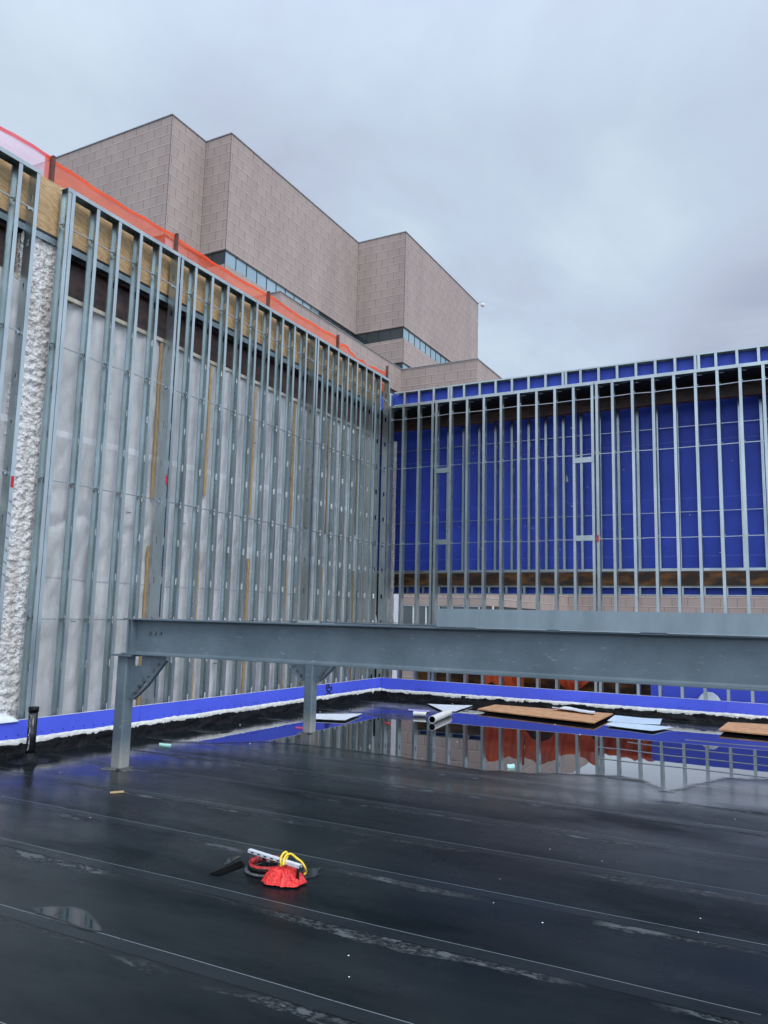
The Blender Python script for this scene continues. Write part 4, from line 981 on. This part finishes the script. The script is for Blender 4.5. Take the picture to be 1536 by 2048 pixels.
def band(z0, z1, par):
    # dark panes on faces turned to -y, panes turned to +x coloured pale for the sky they reflect
    def fy(x0_, x1_, y):
        MB().box((x0_, y+ins, z0), (x1_, y+ins+.05, z1)).build('window', GLASS_DK, par)
        b = MB(); n = max(1, round((x1_-x0_)/1.0))
        for k in range(n+1): xx = x0_+(x1_-x0_)*k/n; b.box((xx-.02, y+ins-.03, z0), (xx+.02, y+ins, z1))
        b.build('mullion', MULL, par)
    def fx(y0_, y1_, x, lit=None):
        n = max(1, round((y1_-y0_)/.98)); b = MB()
        for k in range(n):
            a = y0_+(y1_-y0_)*k/n; c = y0_+(y1_-y0_)*(k+1)/n
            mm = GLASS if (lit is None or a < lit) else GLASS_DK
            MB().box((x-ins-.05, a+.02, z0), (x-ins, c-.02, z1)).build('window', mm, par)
        for k in range(n+1): a = y0_+(y1_-y0_)*k/n; b.box((x-ins-.05, a-.02, z0), (x-ins+.03, a+.02, z1))
        b.build('mullion', MULL, par)
    fy(-45, xa-ins, ya); fx(ya+ins, yb+ins, xa); fy(xa-ins, xc-ins, yb); fx(yb+ins, yd+ins, xc, 43.0); fy(xc-ins, xe-ins, yd); fx(yd+ins, yf-ins, xe)
band(W0, W1, ob); band(V0, V1, ob)
for (jx, jy) in ((xa, ya), (xa, yb), (xc, yb), (xc, yd), (xe, yd)):
    for z0_, z1_ in ((W1+.002, ZT-.062), (V1+.002, W0-.002)):
        MB().box((jx-.008, jy-.010, z0_), (jx+.010, jy+.008, z1_)).build('corner_joint', MULL, ob)
stack([(-60, ya+1), (xa-1, ya+1), (xa-1, yb+1), (xc-1, yb+1), (xc-1, yd+1), (xe-1, yd+1), (xe-1, yf-1), (-60, yf-1)], V0-.3, W1+.3, 'inner_core', GLASS_DK, ob)
cm = thing('security_camera', 'tiny white security camera on the top right corner of the beige tower', 'camera', (xe, yf, 29.7))
MB().bar((xe+.06, yf-.3, 29.95), (xe+.6, yf-.3, 29.95), .06).bar((xe+.55, yf-.3, 29.95), (xe+.55, yf-.3, 29.7), .06).build('bracket', WHITEPIPE, cm)
MB().tube([(xe+.55, yf-.3, 29.75), (xe+.55, yf-.3, 29.60), (xe+.55, yf-.3, 29.45)], [.17, .19, .06], 12).build('dome', WHITEPIPE, cm, True)
# lower wing in front of the tower
wg = thing('office_wing', 'lower beige panelled wing stepping forward at the foot of the tower', 'building', (-22, 45, -9))
wb = [(-28.4, 32.95), (-24.41, 32.95), (-24.41, 47.69), (-18.70, 47.69), (-18.70, 52.49), (-24.45, 52.49), (-24.45, 47.9), (-28.4, 47.9)]
def ex(z0, z1, d, nm, m): return stack([(-28.4, 32.95-d), (-24.41+d, 32.95-d), (-24.41+d, 47.69-d), (-18.70+d, 47.69-d), (-18.70+d, 52.49+d), (-24.45, 52.49+d), (-24.45, 47.9), (-28.4, 47.9)], z0, z1, nm, m, wg)
ex(17.48, 19.25, 0, 'wall', PANELS); ex(-9, 16.4, 0, 'wall', PANELS)
ex(19.25, 19.30, .05, 'coping', COPING); ex(16.4, 17.48, -.12, 'window', GLASS_DK)
# annex seen through the gap low behind the right wall
an = thing('annex', 'low beige annex with windows seen through the gap under the brown beam', 'building', (-15, 45, -9))
axx, ay0, ay1 = -14.35, 37.9, 54.0
MB().box((-19.8, ay0, 2.52), (axx, 47, 8.4)).build('wall', PANELS, an); MB().box((-19.8, ay0, -9), (axx, 47, .9)).build('wall', PANELS, an)
MB().box((-19.8, ay0+.02, .9), (-19.2, 47, 2.52)).build('wall', WHITEPAINT, an)
MB().box((-19.82, ay0-.03, -9), (-19.21, ay0-.001, 8.0)).build('wall', WHITEPAINT, an)
MB().box((-19.2, ay0+.15, .9), (axx-.1, 47, 2.52)).build('window', GLASS_DK, an)
b = MB()
for k in range(8): b.box((-19.2+.75*k-.03, ay0+.06, .9), (-19.2+.75*k+.03, ay0+.15, 2.52))
b.box((-19.2, ay0+.04, 2.46), (axx, ay0+.14, 2.52)); b.box((-19.2, ay0-.05, .9), (axx, ay0+.14, .98)); b.build('frame', WHITEPIPE, an)
MB().box((-20, 47.001, -9), (axx-.001, 60, 8.4)).build('wall', PANELS, an); MB().box((axx-.001, ay1, -9), (30, 64, 5.6)).build('wall', PANELS, an)

# ------------------------------------------------------------------ light
w = bpy.data.worlds.new('World'); bpy.context.scene.world = w; w.use_nodes = True; nt = w.node_tree
bg = nt.nodes['Background']
sky = N(nt, 'ShaderNodeTexSky'); sky.sky_type = 'NISHITA'; sky.sun_disc = False; sky.sun_elevation = R(48); sky.sun_rotation = R(150); sky.air_density = 1.5; sky.dust_density = 3
tc = N(nt, 'ShaderNodeTexCoord').outputs['Generated']
sx = N(nt, 'ShaderNodeSeparateXYZ'); L(nt, tc, sx.inputs[0])
# project the view direction on a cloud layer
zc = math_(nt, 'ADD', math_(nt, 'MAXIMUM', sx.outputs[2], 0), .22)
cb = N(nt, 'ShaderNodeCombineXYZ'); L(nt, math_(nt, 'DIVIDE', sx.outputs[0], zc), cb.inputs[0]); L(nt, math_(nt, 'DIVIDE', sx.outputs[1], zc), cb.inputs[1])
n1 = N(nt, 'ShaderNodeTexNoise', ins={'Scale': 1.5, 'Detail': 9., 'Roughness': .56, 'Distortion': .5}); L(nt, cb.outputs[0], n1.inputs['Vector'])
n2 = N(nt, 'ShaderNodeTexNoise', ins={'Scale': .55, 'Detail': 4., 'Roughness': .5}); L(nt, cb.outputs[0], n2.inputs['Vector'])
fcl = math_(nt, 'ADD', math_(nt, 'MULTIPLY', n1.outputs[0], .6), math_(nt, 'MULTIPLY', n2.outputs[0], .4))
def lobe(px, py, lo, hi, amt):
    d = ray(px, py).normalized(); q = N(nt, 'ShaderNodeVectorMath', operation='DOT_PRODUCT', ins={1: tuple(d)}); L(nt, tc, q.inputs[0])
    wob_ = math_(nt, 'ADD', q.outputs['Value'], math_(nt, 'MULTIPLY', math_(nt, 'SUBTRACT', n1.outputs[0], .5), .045))
    m_ = N(nt, 'ShaderNodeMapRange', interpolation_type='SMOOTHSTEP', ins={1: lo, 2: hi, 3: 0., 4: amt}); L(nt, wob_, m_.inputs[0]); return m_.outputs[0]
fcl = math_(nt, 'ADD', fcl, math_(nt, 'ADD', lobe(1080, 420, .955, 1.0, .075), math_(nt, 'ADD', lobe(1600, 740, .980, .995, -.12), lobe(700, 120, .95, 1.0, .03))))
cl = ramp(nt, fcl, [(.34, (.42, .47, .61)), (.45, (.53, .60, .75)), (.54, (.575, .68, .83)), (.64, (.66, .79, .91))]).outputs[0]
gain = N(nt, 'ShaderNodeMapRange', ins={1: .55, 2: 1.0, 3: 1.0, 4: 1.85}); L(nt, sx.outputs[2], gain.inputs[0])
# the overcast is brightest round the hidden sun, behind the camera
cbk = N(nt, 'ShaderNodeVectorMath', operation='DOT_PRODUCT', ins={1: (.66, -.46, .59)}); L(nt, tc, cbk.inputs[0])
g2 = N(nt, 'ShaderNodeMapRange', ins={1: .1, 2: 1.0, 3: 1.0, 4: 2.4}); L(nt, cbk.outputs['Value'], g2.inputs[0])
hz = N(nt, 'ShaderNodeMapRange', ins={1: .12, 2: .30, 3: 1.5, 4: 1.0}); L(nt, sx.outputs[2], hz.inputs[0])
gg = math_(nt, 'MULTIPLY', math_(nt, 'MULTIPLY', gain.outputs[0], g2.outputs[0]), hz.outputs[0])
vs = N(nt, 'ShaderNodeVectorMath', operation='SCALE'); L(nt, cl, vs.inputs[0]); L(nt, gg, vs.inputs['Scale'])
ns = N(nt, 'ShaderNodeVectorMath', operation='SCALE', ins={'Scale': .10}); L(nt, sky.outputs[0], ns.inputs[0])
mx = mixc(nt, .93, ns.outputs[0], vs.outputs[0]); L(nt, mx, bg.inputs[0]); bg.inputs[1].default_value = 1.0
sl = bpy.data.lights.new('sun', 'SUN'); sl.energy = 1.25; sl.angle = R(25); sl.color = (1, .97, .92); so = bpy.data.objects.new('sun', sl); C.objects.link(so)
so.rotation_euler = Vector((.62, -.30, .72)).to_track_quat('Z', 'Y').to_euler()
sc_ = bpy.context.scene
sc_.view_settings.view_transform = 'Standard'; sc_.view_settings.look = 'None'; sc_.view_settings.exposure = 0; sc_.view_settings.gamma = 1
for o in bpy.data.objects:
    if '_top' in o.keys(): del o['_top']
